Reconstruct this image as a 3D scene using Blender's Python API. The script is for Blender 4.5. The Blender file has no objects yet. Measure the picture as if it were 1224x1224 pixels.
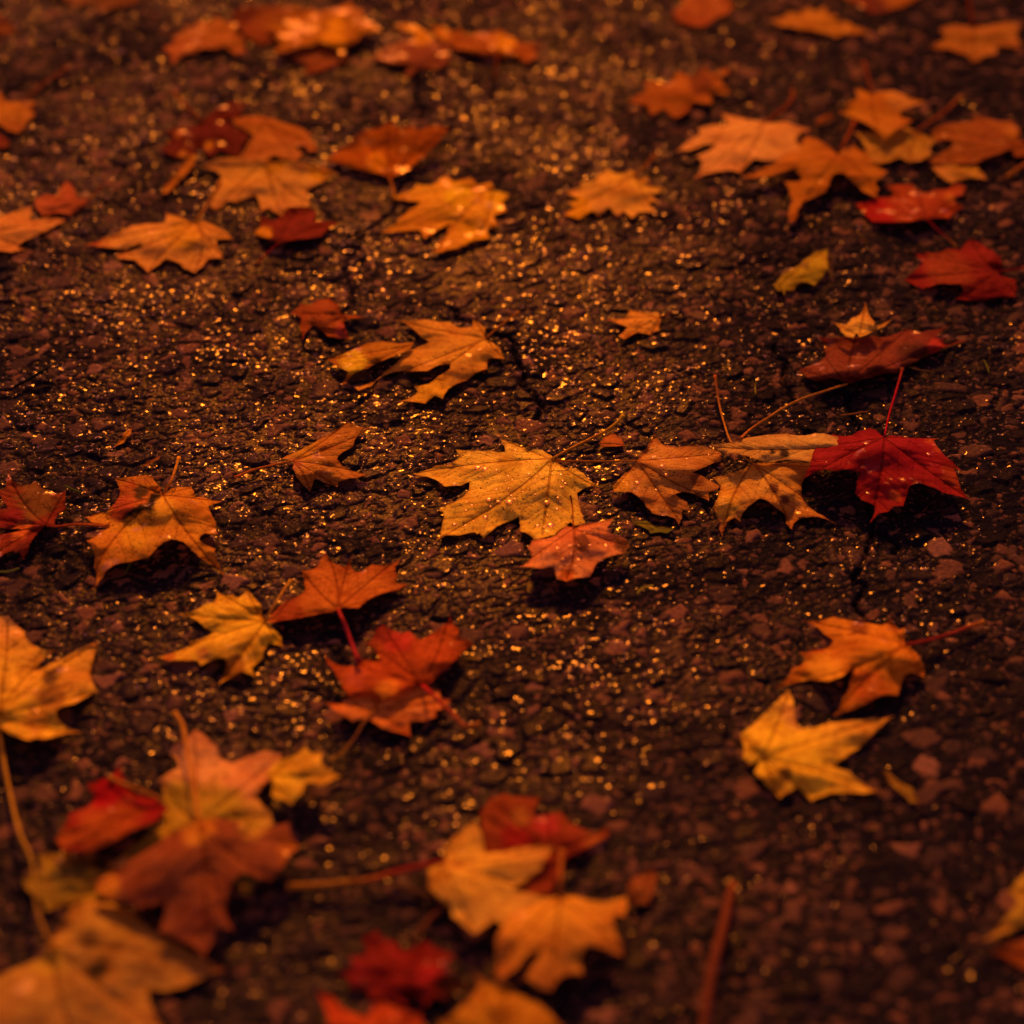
import bpy, math, random
import numpy as np
from mathutils import Vector, Matrix, noise
from mathutils.geometry import delaunay_2d_cdt, intersect_point_tri_2d

random.seed(7)
rng = np.random.default_rng(7)
scene = bpy.context.scene
COL = scene.collection
R = math.radians

# ------------------------------------------------------------------ camera
H = 0.99                      # camera height, metres
PITCH = R(33.0)
PHI = R(9.7)                  # half field of view
TP = math.tan(PHI)
CAM = np.array([0.0, 0.0, H])
FWD = np.array([0.0, math.cos(PITCH), -math.sin(PITCH)])
RIGHT = np.array([1.0, 0.0, 0.0])
UP = np.array([0.0, math.sin(PITCH), math.cos(PITCH)])

def ground(px, py):
    """photo pixel (1224 frame) -> point of the road surface, z = 0"""
    d = FWD + RIGHT * ((px - 612.0) / 612.0 * TP) + UP * (-(py - 612.0) / 612.0 * TP)
    t = H / -d[2]
    p = CAM + d * t
    return (p[0], p[1])

def lift(g, h):
    """road points (N,2) raised to heights h (N,) along their own sight line"""
    g = np.asarray(g, float).reshape(-1, 2); h = np.asarray(h, float).reshape(-1)
    k = ((H - h) / H)[:, None]
    out = np.empty((len(g), 3))
    out[:, :2] = CAM[:2] + (g - CAM[:2]) * k
    out[:, 2] = h
    return out

cam_data = bpy.data.cameras.new('camera')
cam = bpy.data.objects.new('camera', cam_data)
COL.objects.link(cam)
cam.location = (0, 0, H)
cam.rotation_euler = (math.pi / 2 - PITCH, 0, 0)
cam_data.sensor_width = 36.0
cam_data.lens = 18.0 / TP
cam_data.clip_start = 0.05
cam_data.clip_end = 500
cam_data.dof.use_dof = True
gx, gy = ground(612, 556)
cam_data.dof.focus_distance = float(np.dot(np.array([gx, gy, 0.004]) - CAM, FWD))
cam_data.dof.aperture_fstop = 3.6
cam_data.dof.aperture_blades = 9
cam_data.dof.aperture_rotation = R(12)
scene.camera = cam

# ------------------------------------------------------------------ render look
scene.view_settings.view_transform = 'Standard'
scene.view_settings.look = 'None'
scene.view_settings.exposure = 0
scene.view_settings.gamma = 1
scene.cycles.use_denoising = True
scene.cycles.max_bounces = 6
scene.cycles.sample_clamp_indirect = 3.0

# ------------------------------------------------------------------ light
SUN_EL, SUN_AZ = R(29.0), R(-1.5)      # azimuth from +Y (away from camera) towards +X
sd = Vector((math.sin(SUN_AZ) * math.cos(SUN_EL), math.cos(SUN_AZ) * math.cos(SUN_EL), math.sin(SUN_EL)))
sun_data = bpy.data.lights.new('sun', 'SUN')
sun_data.energy = 5.0
sun_data.color = (1.0, 0.225, 0.006)
sun_data.angle = R(6.0)
sun = bpy.data.objects.new('sun', sun_data)
COL.objects.link(sun)
sun.location = sd * 5
sun.rotation_euler = sd.to_track_quat('Z', 'Y').to_euler()

world = bpy.data.worlds.new('World')
scene.world = world
world.use_nodes = True
wn = world.node_tree
wn.nodes.clear()
sky = wn.nodes.new('ShaderNodeTexSky')
sky.sky_type = 'NISHITA'
sky.sun_disc = False
sky.sun_elevation = SUN_EL
sky.sun_rotation = SUN_AZ
tint = wn.nodes.new('ShaderNodeMix'); tint.data_type = 'RGBA'; tint.blend_type = 'MULTIPLY'
tint.inputs['Factor'].default_value = 1.0
tint.inputs[7].default_value = (1.0, 0.19, 0.19, 1)     # dusk haze warms the sky light
bg = wn.nodes.new('ShaderNodeBackground')
bg.inputs['Strength'].default_value = 0.19
wo = wn.nodes.new('ShaderNodeOutputWorld')
wn.links.new(sky.outputs[0], tint.inputs[6])
wn.links.new(tint.outputs[2], bg.inputs['Color'])
wn.links.new(bg.outputs[0], wo.inputs['Surface'])

# ------------------------------------------------------------------ node helpers
class NT:
    def __init__(self, name):
        self.m = bpy.data.materials.new(name); self.m.use_nodes = True
        self.t = self.m.node_tree; self.t.nodes.clear()
    def n(self, kind, **kw):
        x = self.t.nodes.new(kind)
        for k, v in kw.items():
            setattr(x, k, v)
        return x
    def l(self, a, b):
        self.t.links.new(a, b)
    def put(self, sock, v):
        if hasattr(v, 'is_linked') or isinstance(v, bpy.types.NodeSocket):
            self.l(v, sock)
        else:
            sock.default_value = v
    def math(self, op, a, b=None, c=None, clamp=False):
        x = self.n('ShaderNodeMath', operation=op, use_clamp=clamp)
        self.put(x.inputs[0], a)
        if b is not None: self.put(x.inputs[1], b)
        if c is not None: self.put(x.inputs[2], c)
        return x.outputs[0]
    def step(self, v, a, b, lo=0.0, hi=1.0):
        x = self.n('ShaderNodeMapRange', interpolation_type='SMOOTHSTEP')
        self.put(x.inputs[0], v); self.put(x.inputs[1], a); self.put(x.inputs[2], b)
        self.put(x.inputs[3], lo); self.put(x.inputs[4], hi)
        return x.outputs[0]
    def lin(self, v, a, b, lo, hi):
        x = self.n('ShaderNodeMapRange')
        self.put(x.inputs[0], v); self.put(x.inputs[1], a); self.put(x.inputs[2], b)
        self.put(x.inputs[3], lo); self.put(x.inputs[4], hi)
        return x.outputs[0]
    def mix(self, f, a, b, blend='MIX'):
        x = self.n('ShaderNodeMix', data_type='RGBA', blend_type=blend)
        self.put(x.inputs[0], f); self.put(x.inputs[6], a); self.put(x.inputs[7], b)
        return x.outputs[2]
    def noise(self, vec, scale, detail=3.0, rough=0.55, w=None, dims='3D'):
        x = self.n('ShaderNodeTexNoise', noise_dimensions='4D' if w is not None else dims)
        self.put(x.inputs['Vector'], vec)
        if w is not None: self.put(x.inputs['W'], w)
        x.inputs['Scale'].default_value = scale
        x.inputs['Detail'].default_value = detail
        x.inputs['Roughness'].default_value = rough
        return x
    def vor(self, vec, scale, feature='F1', rnd=1.0):
        x = self.n('ShaderNodeTexVoronoi', feature=feature, voronoi_dimensions='3D')
        self.put(x.inputs['Vector'], vec)
        x.inputs['Scale'].default_value = scale
        x.inputs['Randomness'].default_value = rnd
        return x
    def ramp(self, f, stops, interp='LINEAR'):
        x = self.n('ShaderNodeValToRGB')
        x.color_ramp.interpolation = interp
        els = x.color_ramp.elements
        while len(els) < len(stops): els.new(0.5)
        for e, (p, c) in zip(els, stops):
            e.position = p; e.color = (*c, 1) if len(c) == 3 else c
        self.put(x.inputs[0], f)
        return x.outputs[0]

# ------------------------------------------------------------------ asphalt
STONES = [(0, (.010, .012, .018)), (.36, (.017, .019, .026)), (.56, (.050, .045, .044)), (.76, (.125, .092, .062)), (.90, (.19, .122, .068)), (1, (.25, .18, .115))]
TAR0, TAR1 = (.005, .0068, .012, 1), (.0155, .0205, .036, 1)

def asphalt_material():
    k = NT('wet_asphalt')
    tc = k.n('ShaderNodeTexCoord').outputs['Object']
    # flatten to 2-D so that cells are not sliced by relief
    sep = k.n('ShaderNodeSeparateXYZ'); k.l(tc, sep.inputs[0])
    cmb = k.n('ShaderNodeCombineXYZ'); k.l(sep.outputs[0], cmb.inputs[0]); k.l(sep.outputs[1], cmb.inputs[1])
    P = cmb.outputs[0]
    def warped(scale, amp):
        nz = k.noise(P, scale, 2.0)
        a = k.n('ShaderNodeVectorMath', operation='SUBTRACT'); k.l(nz.outputs['Color'], a.inputs[0]); a.inputs[1].default_value = (.5, .5, .5)
        b = k.n('ShaderNodeVectorMath', operation='MULTIPLY'); k.l(a.outputs[0], b.inputs[0]); b.inputs[1].default_value = (amp, amp, 0)
        c = k.n('ShaderNodeVectorMath', operation='ADD'); k.l(P, c.inputs[0]); k.l(b.outputs[0], c.inputs[1])
        return c.outputs[0]
    V = warped(160, 0.006)
    layers = []
    cover = k.noise(P, 14, 2.0).outputs['Fac']
    for scale, thr, amp, e0, e1 in ((62, .52, .0012, .03, .12), (115, .34, .0010, .03, .14), (250, .22, .0006, .03, .18)):
        f1 = k.vor(V, scale)
        ed = k.vor(V, scale, 'DISTANCE_TO_EDGE').outputs['Distance']
        s = k.n('ShaderNodeSeparateColor'); k.l(f1.outputs['Color'], s.inputs[0])
        present = k.math('GREATER_THAN', s.outputs[0], k.math('ADD', thr - .12, k.math('MULTIPLY', cover, .24)))
        size = k.math('MULTIPLY', s.outputs[1], .10)
        m = k.math('MULTIPLY', k.step(ed, k.math('ADD', size, e0 * .6), k.math('ADD', size, e1)), present)
        hgt = k.math('MULTIPLY', m, k.math('MULTIPLY_ADD', s.outputs[2], amp * .75, amp * .45))
        # each stone top is a facet tilted its own way
        dv = k.n('ShaderNodeVectorMath', operation='SUBTRACT'); k.l(V, dv.inputs[0]); k.l(f1.outputs['Position'], dv.inputs[1])
        tv = k.n('ShaderNodeVectorMath', operation='SUBTRACT'); k.l(f1.outputs['Color'], tv.inputs[0]); tv.inputs[1].default_value = (.5, .5, .5)
        dp = k.n('ShaderNodeVectorMath', operation='DOT_PRODUCT'); k.l(dv.outputs[0], dp.inputs[0]); k.l(tv.outputs[0], dp.inputs[1])
        tilt = k.math('MULTIPLY', k.math('MULTIPLY', dp.outputs['Value'], .26), m)
        hgt = k.math('ADD', hgt, tilt)
        layers.append((m, hgt, s))
    grit = k.noise(P, 620, 2.0, .6).outputs['Fac']
    h = k.math('SMOOTH_MAX', layers[0][1], layers[1][1], .0003)
    h = k.math('SMOOTH_MAX', h, layers[2][1], .0002)
    h = k.math('ADD', h, k.math('MULTIPLY', k.math('SUBTRACT', grit, .5), .00035))
    und = k.noise(P, 9, 2.0).outputs['Fac']
    und2 = k.noise(P, 38, 2.0).outputs['Fac']
    h = k.math('ADD', h, k.math('MULTIPLY', k.math('SUBTRACT', und, .5), .004))
    h = k.math('ADD', h, k.math('MULTIPLY', k.math('SUBTRACT', und2, .5), .0012))
    crack = k.n('ShaderNodeAttribute', attribute_name='crack').outputs['Fac']
    crack = k.math('MULTIPLY', crack, k.step(k.noise(P, 130, 3.0).outputs['Fac'], .33, .48))
    h = k.math('SUBTRACT', h, k.math('MULTIPLY', crack, .0035))
    # colour of each stone
    def stone_col(s):
        return k.ramp(s.outputs[1], STONES)
    c2 = stone_col(layers[2][2]); c1 = stone_col(layers[1][2]); c0 = stone_col(layers[0][2])
    tar = k.mix(grit, TAR0, TAR1)
    col = k.mix(k.math('MULTIPLY', layers[2][0], .8), tar, c2)
    col = k.mix(k.math('MULTIPLY', layers[1][0], .92), col, c1)
    col = k.mix(k.math('MULTIPLY', layers[0][0], .95), col, c0)
    mott = k.noise(P, 420, 4.0, .65).outputs['Fac']
    col = k.mix(1.0, col, k.ramp(mott, [(.25, (.40, .40, .40)), (.75, (1.3, 1.25, 1.2))]), 'MULTIPLY')
    col = k.mix(k.math('MULTIPLY', crack, .6), col, (.006, .005, .006, 1))
    # water: a broken film and beads on the crests glint, the rest is damp and dull
    wet = k.noise(P, 10, 2.0).outputs['Fac']
    bead = k.noise(V, 290, 2.0, .55)
    pos = k.math('ADD', sep.outputs[0], k.math('MULTIPLY', sep.outputs[1], -.10))
    dry = k.math('ADD', k.lin(pos, -.12, .18, 0, .055), k.lin(wet, .32, .68, .05, -.03))
    dry = k.math('ADD', dry, k.lin(sep.outputs[1], 1.7, 2.3, 0, .03))
    dry = k.math('ADD', dry, k.lin(sep.outputs[1], 1.12, 1.38, .035, 0))
    dry = k.math('ADD', dry, k.lin(k.noise(P, 48, 2.0).outputs['Fac'], .3, .7, .045, -.045))
    thr = k.math('ADD', .622, dry)
    film = k.step(bead.outputs['Fac'], thr, k.math('ADD', thr, .03))
    bmp = k.n('ShaderNodeBump'); bmp.inputs['Strength'].default_value = 1.0; bmp.inputs['Distance'].default_value = 1.0
    k.l(k.math('ADD', k.math('MULTIPLY', k.noise(P, 330, 1.0).outputs['Fac'], .00024), k.math('MULTIPLY', bead.outputs['Fac'], .00030)), bmp.inputs['Height'])
    bs = k.n('ShaderNodeBsdfPrincipled')
    k.l(col, bs.inputs['Base Color'])
    k.l(k.lin(film, 0, 1, .28, .235), bs.inputs['Roughness'])
    sheen = k.math('MULTIPLY', k.lin(pos, -.20, .08, .0105, .0016), k.lin(mott, .3, .7, .3, 1.6))
    patch = k.noise(P, 8.5, 3.0, .6).outputs['Fac']
    sheen = k.math('MULTIPLY', sheen, k.step(patch, .36, .62, .15, 1.45))
    sheen = k.math('MULTIPLY', sheen, k.lin(sep.outputs[1], 1.45, 2.2, 1.0, .33))
    k.l(k.math('ADD', sheen, k.math('MULTIPLY', film, .48)), bs.inputs['Specular IOR Level'])
    bs.inputs['IOR'].default_value = 1.36
    k.l(bmp.outputs[0], bs.inputs['Normal'])
    h = k.math('MULTIPLY', h, k.n('ShaderNodeAttribute', attribute_name='relief').outputs['Fac'])
    dn = k.n('ShaderNodeDisplacement')
    k.l(h, dn.inputs['Height']); dn.inputs['Midlevel'].default_value = 0.0012; dn.inputs['Scale'].default_value = 1.0
    out = k.n('ShaderNodeOutputMaterial')
    k.l(bs.outputs[0], out.inputs['Surface']); k.l(dn.outputs[0], out.inputs['Displacement'])
    k.m.displacement_method = 'DISPLACEMENT'
    return k.m

def seg_dist(pts, a, b):
    ab = b - a
    t = np.clip(((pts - a) @ ab) / max(ab @ ab, 1e-12), 0, 1)
    return np.linalg.norm(pts - (a + t[:, None] * ab), axis=1)

def build_road():
    s = 0.0011
    def axis(lo, hi, far_lo, far_hi):
        core = list(np.arange(lo, hi, s))
        up, st, v = [], s, core[-1]
        while v < far_hi:
            st *= 1.28; v += st; up.append(v)
        dn, st, v = [], s, core[0]
        while v > far_lo:
            st *= 1.28; v -= st; dn.append(v)
        return np.array(dn[::-1] + core + up)
    xs = axis(-0.50, 0.50, -60, 60)
    ys = axis(0.95, 2.50, -20, 150)
    X, Y = np.meshgrid(xs, ys)
    nx, ny = len(xs), len(ys)
    co = np.zeros((nx * ny, 3), np.float32)
    co[:, 0] = X.ravel(); co[:, 1] = Y.ravel()
    i = np.arange(nx * ny).reshape(ny, nx)
    quads = np.stack([i[:-1, :-1], i[:-1, 1:], i[1:, 1:], i[1:, :-1]], -1).reshape(-1, 4)
    me = bpy.data.meshes.new('asphalt_road')
    me.vertices.add(len(co)); me.vertices.foreach_set('co', co.ravel())
    me.loops.add(quads.size); me.loops.foreach_set('vertex_index', quads.ravel().astype(np.int32))
    me.polygons.add(len(quads))
    me.polygons.foreach_set('loop_start', np.arange(0, quads.size, 4, dtype=np.int32))
    me.polygons.foreach_set('loop_total', np.full(len(quads), 4, np.int32))
    me.update(calc_edges=True)
    me.polygons.foreach_set('use_smooth', np.ones(len(quads), bool))
    cr = np.zeros(len(co), np.float32)
    lines = [
        [(478, -10), (486, 40), (500, 100), (503, 150), (470, 250), (428, 300), (418, 345), (424, 395)],
        [(536, 365), (570, 385), (613, 407), (622, 435), (637, 469), (640, 500)],
        [(1018, 470), (1022, 530), (1044, 626), (1068, 660)],
        [(1044, 626), (1020, 690), (1032, 705), (1030, 745)],
        [(925, 410), (935, 445), (950, 480)],
    ]
    P2 = co[:, :2].astype(float)
    core = np.where((np.abs(P2[:, 0]) < .5) & (P2[:, 1] > .95) & (P2[:, 1] < 2.5))[0]
    for ln in lines:
        g = [np.array(ground(*p)) for p in ln]
        # break every stretch into a jagged course
        pts = [g[0]]
        for a, b in zip(g, g[1:]):
            for t in (.33, .66, 1):
                q = a + (b - a) * t
                if t < 1: q = q + rng.normal(0, .0045, 2)
                pts.append(q)
        lo = np.min(pts, 0) - .02; hi = np.max(pts, 0) + .02
        sel = core[(P2[core] > lo).all(1) & (P2[core] < hi).all(1)]
        d = np.full(len(sel), 9.0)
        for a, b in zip(pts, pts[1:]):
            d = np.minimum(d, seg_dist(P2[sel], a, b))
        cr[sel] = np.maximum(cr[sel], np.clip(1.3 - d / .0018, 0, 1) * (.6 if ln is lines[0] else 1.0))
    ox = np.maximum(np.abs(P2[:, 0]) - .47, 0); oy = np.maximum(np.maximum(.98 - P2[:, 1], P2[:, 1] - 2.46), 0)
    rl = me.attributes.new('relief', 'FLOAT', 'POINT'); rl.data.foreach_set('value', np.clip(1 - np.hypot(ox, oy) / .06, 0, 1).astype(np.float32))
    at = me.attributes.new('crack', 'FLOAT', 'POINT'); at.data.foreach_set('value', cr)
    me.materials.append(asphalt_material())
    o = bpy.data.objects.new('asphalt_road', me); COL.objects.link(o)
    o['kind'] = 'structure'
    o['label'] = 'rough wet asphalt road with glittering exposed stones'
    return o
build_road()

# ------------------------------------------------------------------ leaf materials
ILLUM = np.array([0.73, 0.175, 0.105])     # what a white matt surface lying on the road sends back, roughly

def lin(c):
    c = np.asarray(c, float) / 255.0
    return np.where(c <= .04045, c / 12.92, ((c + .055) / 1.055) ** 2.4)

def albedo(c):
    c = np.asarray(c, float) * np.array([1.0, .87, .55])
    return np.clip(lin(c) / ILLUM, .002, .92)

def blade_material():
    k = NT('leaf_blade')
    tc = k.n('ShaderNodeTexCoord').outputs['Object']
    rnd = k.math('MULTIPLY', k.n('ShaderNodeObjectInfo').outputs['Random'], 50.0)
    col = k.n('ShaderNodeAttribute', attribute_name='tint').outputs['Color']
    vd = k.n('ShaderNodeAttribute', attribute_name='vein').outputs['Fac']
    vd2 = k.n('ShaderNodeAttribute', attribute_name='side_vein').outputs['Fac']
    ed = k.n('ShaderNodeAttribute', attribute_name='edge').outputs['Fac']
    spot = k.n('ShaderNodeAttribute', attribute_name='spots').outputs['Fac']
    n1 = k.noise(tc, 42, 4, .6, rnd).outputs['Fac']
    n2 = k.noise(tc, 190, 4, .65, rnd).outputs['Fac']
    n3 = k.noise(tc, 700, 2, .5, rnd).outputs['Fac']
    c = k.mix(1.0, col, k.ramp(n1, [(.28, (.74, .58, .55)), (.5, (1, 1, 1)), (.72, (1.15, 1.28, 1.2))]), 'MULTIPLY')
    c = k.mix(1.0, c, k.ramp(n2, [(.30, (.78, .66, .64)), (.52, (1, 1, 1)), (.72, (1.12, 1.18, 1.15))]), 'MULTIPLY')
    # brown rot specks and browned rim
    sp = k.math('MULTIPLY', k.step(n3, .57, .66), k.step(n1, .34, .52))
    sp = k.math('MULTIPLY', sp, spot)
    c = k.mix(k.math('MULTIPLY', sp, .7), c, (.09, .035, .015, 1))
    rim = k.math('MULTIPLY', k.step(k.math('ADD', ed, k.math('MULTIPLY', n2, .0025)), .0012, .0034, 1, 0), .55)
    c = k.mix(rim, c, k.mix(1.0, c, (.50, .32, .28, 1), 'MULTIPLY'))
    vw = k.step(vd, .00035, .0011, 1, 0)
    vw2 = k.step(vd2, .0002, .0007, 1, 0)
    vdark = k.mix(1.0, c, (.52, .36, .30, 1), 'MULTIPLY')
    c = k.mix(k.math('MULTIPLY', vw, .85), c, vdark)
    c = k.mix(k.math('MULTIPLY', vw2, .45), c, vdark)
    # bump: puckered tissue, sunk veins
    hb = k.math('MULTIPLY', n2, .0010)
    hb = k.math('ADD', hb, k.math('MULTIPLY', n3, .00025))
    hb = k.math('SUBTRACT', hb, k.math('MULTIPLY', vw, .0005))
    hb = k.math('SUBTRACT', hb, k.math('MULTIPLY', vw2, .0003))
    bp = k.n('ShaderNodeBump'); bp.inputs['Strength'].default_value = .8; bp.inputs['Distance'].default_value = 1.0
    k.l(hb, bp.inputs['Height'])
    bs = k.n('ShaderNodeBsdfPrincipled')
    k.l(c, bs.inputs['Base Color'])
    n4 = k.noise(tc, 75, 3, .6, k.math('ADD', rnd, 9.0)).outputs['Fac']
    wt = k.math('MULTIPLY', k.n('ShaderNodeAttribute', attribute_name='wet').outputs['Fac'], .072)
    film = k.step(k.math('ADD', n4, wt), .63, .71)
    k.l(k.lin(film, 0, 1, .70, .18), bs.inputs['Roughness'])
    k.l(k.lin(film, 0, 1, .02, .42), bs.inputs['Specular IOR Level'])
    bs.inputs['IOR'].default_value = 1.4
    k.l(bp.outputs[0], bs.inputs['Normal'])
    tr = k.n('ShaderNodeBsdfTranslucent')
    k.l(k.mix(1.0, c, (1.0, .80, .55, 1), 'MULTIPLY'), tr.inputs['Color'])
    mx = k.n('ShaderNodeMixShader'); mx.inputs[0].default_value = .27
    k.l(bs.outputs[0], mx.inputs[1]); k.l(tr.outputs[0], mx.inputs[2])
    out = k.n('ShaderNodeOutputMaterial'); k.l(mx.outputs[0], out.inputs['Surface'])
    return k.m

def stalk_material(name='leaf_stalk', rough=.5):
    k = NT(name)
    tc = k.n('ShaderNodeTexCoord').outputs['Object']
    col = k.n('ShaderNodeAttribute', attribute_name='tint').outputs['Color']
    n1 = k.noise(tc, 260, 3).outputs['Fac']
    c = k.mix(1.0, col, k.ramp(n1, [(.25, (.6, .55, .5)), (.7, (1.15, 1.15, 1.15))]), 'MULTIPLY')
    bp = k.n('ShaderNodeBump'); bp.inputs['Distance'].default_value = .0006; k.l(n1, bp.inputs['Height'])
    bs = k.n('ShaderNodeBsdfPrincipled'); k.l(c, bs.inputs['Base Color'])
    bs.inputs['Roughness'].default_value = rough; bs.inputs['IOR'].default_value = 1.4; bs.inputs['Specular IOR Level'].default_value = .0
    k.l(bp.outputs[0], bs.inputs['Normal'])
    out = k.n('ShaderNodeOutputMaterial'); k.l(bs.outputs[0], out.inputs['Surface'])
    return k.m

def drop_material():
    k = NT('water')
    tc = k.n('ShaderNodeTexCoord').outputs['Object']
    bs = k.n('ShaderNodeBsdfPrincipled')
    k.l(k.mix(k.noise(tc, 3).outputs['Fac'], (1, .62, .45, 1), (1, .72, .55, 1)), bs.inputs['Base Color'])  # pinkish colour stands in for sky light in the drops
    bs.inputs['Roughness'].default_value = .22
    bs.inputs['IOR'].default_value = 1.33
    bs.inputs['Transmission Weight'].default_value = .93
    out = k.n('ShaderNodeOutputMaterial'); k.l(bs.outputs[0], out.inputs['Surface'])
    return k.m

M_BLADE = blade_material()
M_STALK = stalk_material()
M_DROP = drop_material()

# ------------------------------------------------------------------ leaf geometry
def poly_inside(pts, poly):
    x, y = pts[:, 0], pts[:, 1]
    inside = np.zeros(len(pts), bool)
    n = len(poly)
    for i in range(n):
        x0, y0 = poly[i]; x1, y1 = poly[(i + 1) % n]
        if y0 == y1: continue
        c = ((y0 > y) != (y1 > y)) & (x < (x1 - x0) * (y - y0) / (y1 - y0) + x0)
        inside ^= c
    return inside

def tps(ctrl, val, pts, smooth=1e-4):
    s = 0.05
    c = ctrl / s; p = pts / s
    def U(r2):
        return np.where(r2 > 1e-12, r2 * np.log(np.maximum(r2, 1e-12)) * .5, 0)
    n = len(c)
    d2 = ((c[:, None] - c[None]) ** 2).sum(-1)
    K = U(d2) + np.eye(n) * smooth * 20
    Pm = np.hstack([np.ones((n, 1)), c])
    A = np.zeros((n + 3, n + 3)); A[:n, :n] = K; A[:n, n:] = Pm; A[n:, :n] = Pm.T
    b = np.concatenate([val, np.zeros(3)])
    w = np.linalg.lstsq(A, b, rcond=None)[0]
    e2 = ((p[:, None] - c[None]) ** 2).sum(-1)
    return U(e2) @ w[:n] + w[n] + p @ w[n + 1:]

def set_attr(me, name, arr, kind='FLOAT'):
    if kind == 'FLOAT':
        a = me.attributes.new(name, 'FLOAT', 'POINT'); a.data.foreach_set('value', np.asarray(arr, np.float32))
    else:
        a = me.attributes.new(name, 'FLOAT_COLOR', 'POINT')
        c4 = np.ones((len(arr), 4), np.float32); c4[:, :3] = arr
        a.data.foreach_set('color', c4.ravel())

def to_px(crop, p):
    x0, y0, S = crop
    z = 1224.0 / S
    return (x0 + p[0] / z, y0 + p[1] / z)

def gp(crop, p):
    return np.array(ground(*to_px(crop, p)))

def catmull(P, n=6):
    P = [np.asarray(p, float) for p in P]
    if len(P) < 3:
        return [P[0] + (P[1] - P[0]) * t for t in np.linspace(0, 1, n + 1)]
    Q = [2 * P[0] - P[1]] + P + [2 * P[-1] - P[-2]]
    out = []
    for i in range(1, len(Q) - 2):
        a, b, c, d = Q[i - 1:i + 3]
        for t in np.linspace(0, 1, n, endpoint=False):
            out.append(.5 * ((2 * b) + (c - a) * t + (2 * a - 5 * b + 4 * c - d) * t * t + (3 * b - a - 3 * c + d) * t ** 3))
    out.append(P[-1])
    return out

def tube(name, pts3, radii, cols, origin, mat, parent=None, sides=9):
    pts = [Vector(p) for p in pts3]
    V, F, C = [], [], []
    n = len(pts)
    for i, p in enumerate(pts):
        t = (pts[min(i + 1, n - 1)] - pts[max(i - 1, 0)]).normalized()
        a = t.cross(Vector((0, 0, 1)))
        a = a.normalized() if a.length > 1e-6 else Vector((1, 0, 0))
        b = a.cross(t).normalized()
        for k in range(sides):
            w = 2 * math.pi * k / sides
            V.append(p + (a * math.cos(w) + b * math.sin(w)) * radii[i] - Vector(origin)); C.append(cols[i])
    for i in range(n - 1):
        for k in range(sides):
            k2 = (k + 1) % sides
            F.append((i * sides + k, i * sides + k2, (i + 1) * sides + k2, (i + 1) * sides + k))
    F.append(tuple(range(sides))[::-1]); F.append(tuple((n - 1) * sides + k for k in range(sides)))
    me = bpy.data.meshes.new(name); me.from_pydata([tuple(v) for v in V], [], F)
    me.polygons.foreach_set('use_smooth', np.ones(len(F), bool))
    set_attr(me, 'tint', np.array(C), 'COLOR')
    me.materials.append(mat)
    o = bpy.data.objects.new(name, me); COL.objects.link(o)
    if parent is not None: o.parent = parent
    else: o.location = origin
    return o

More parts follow.
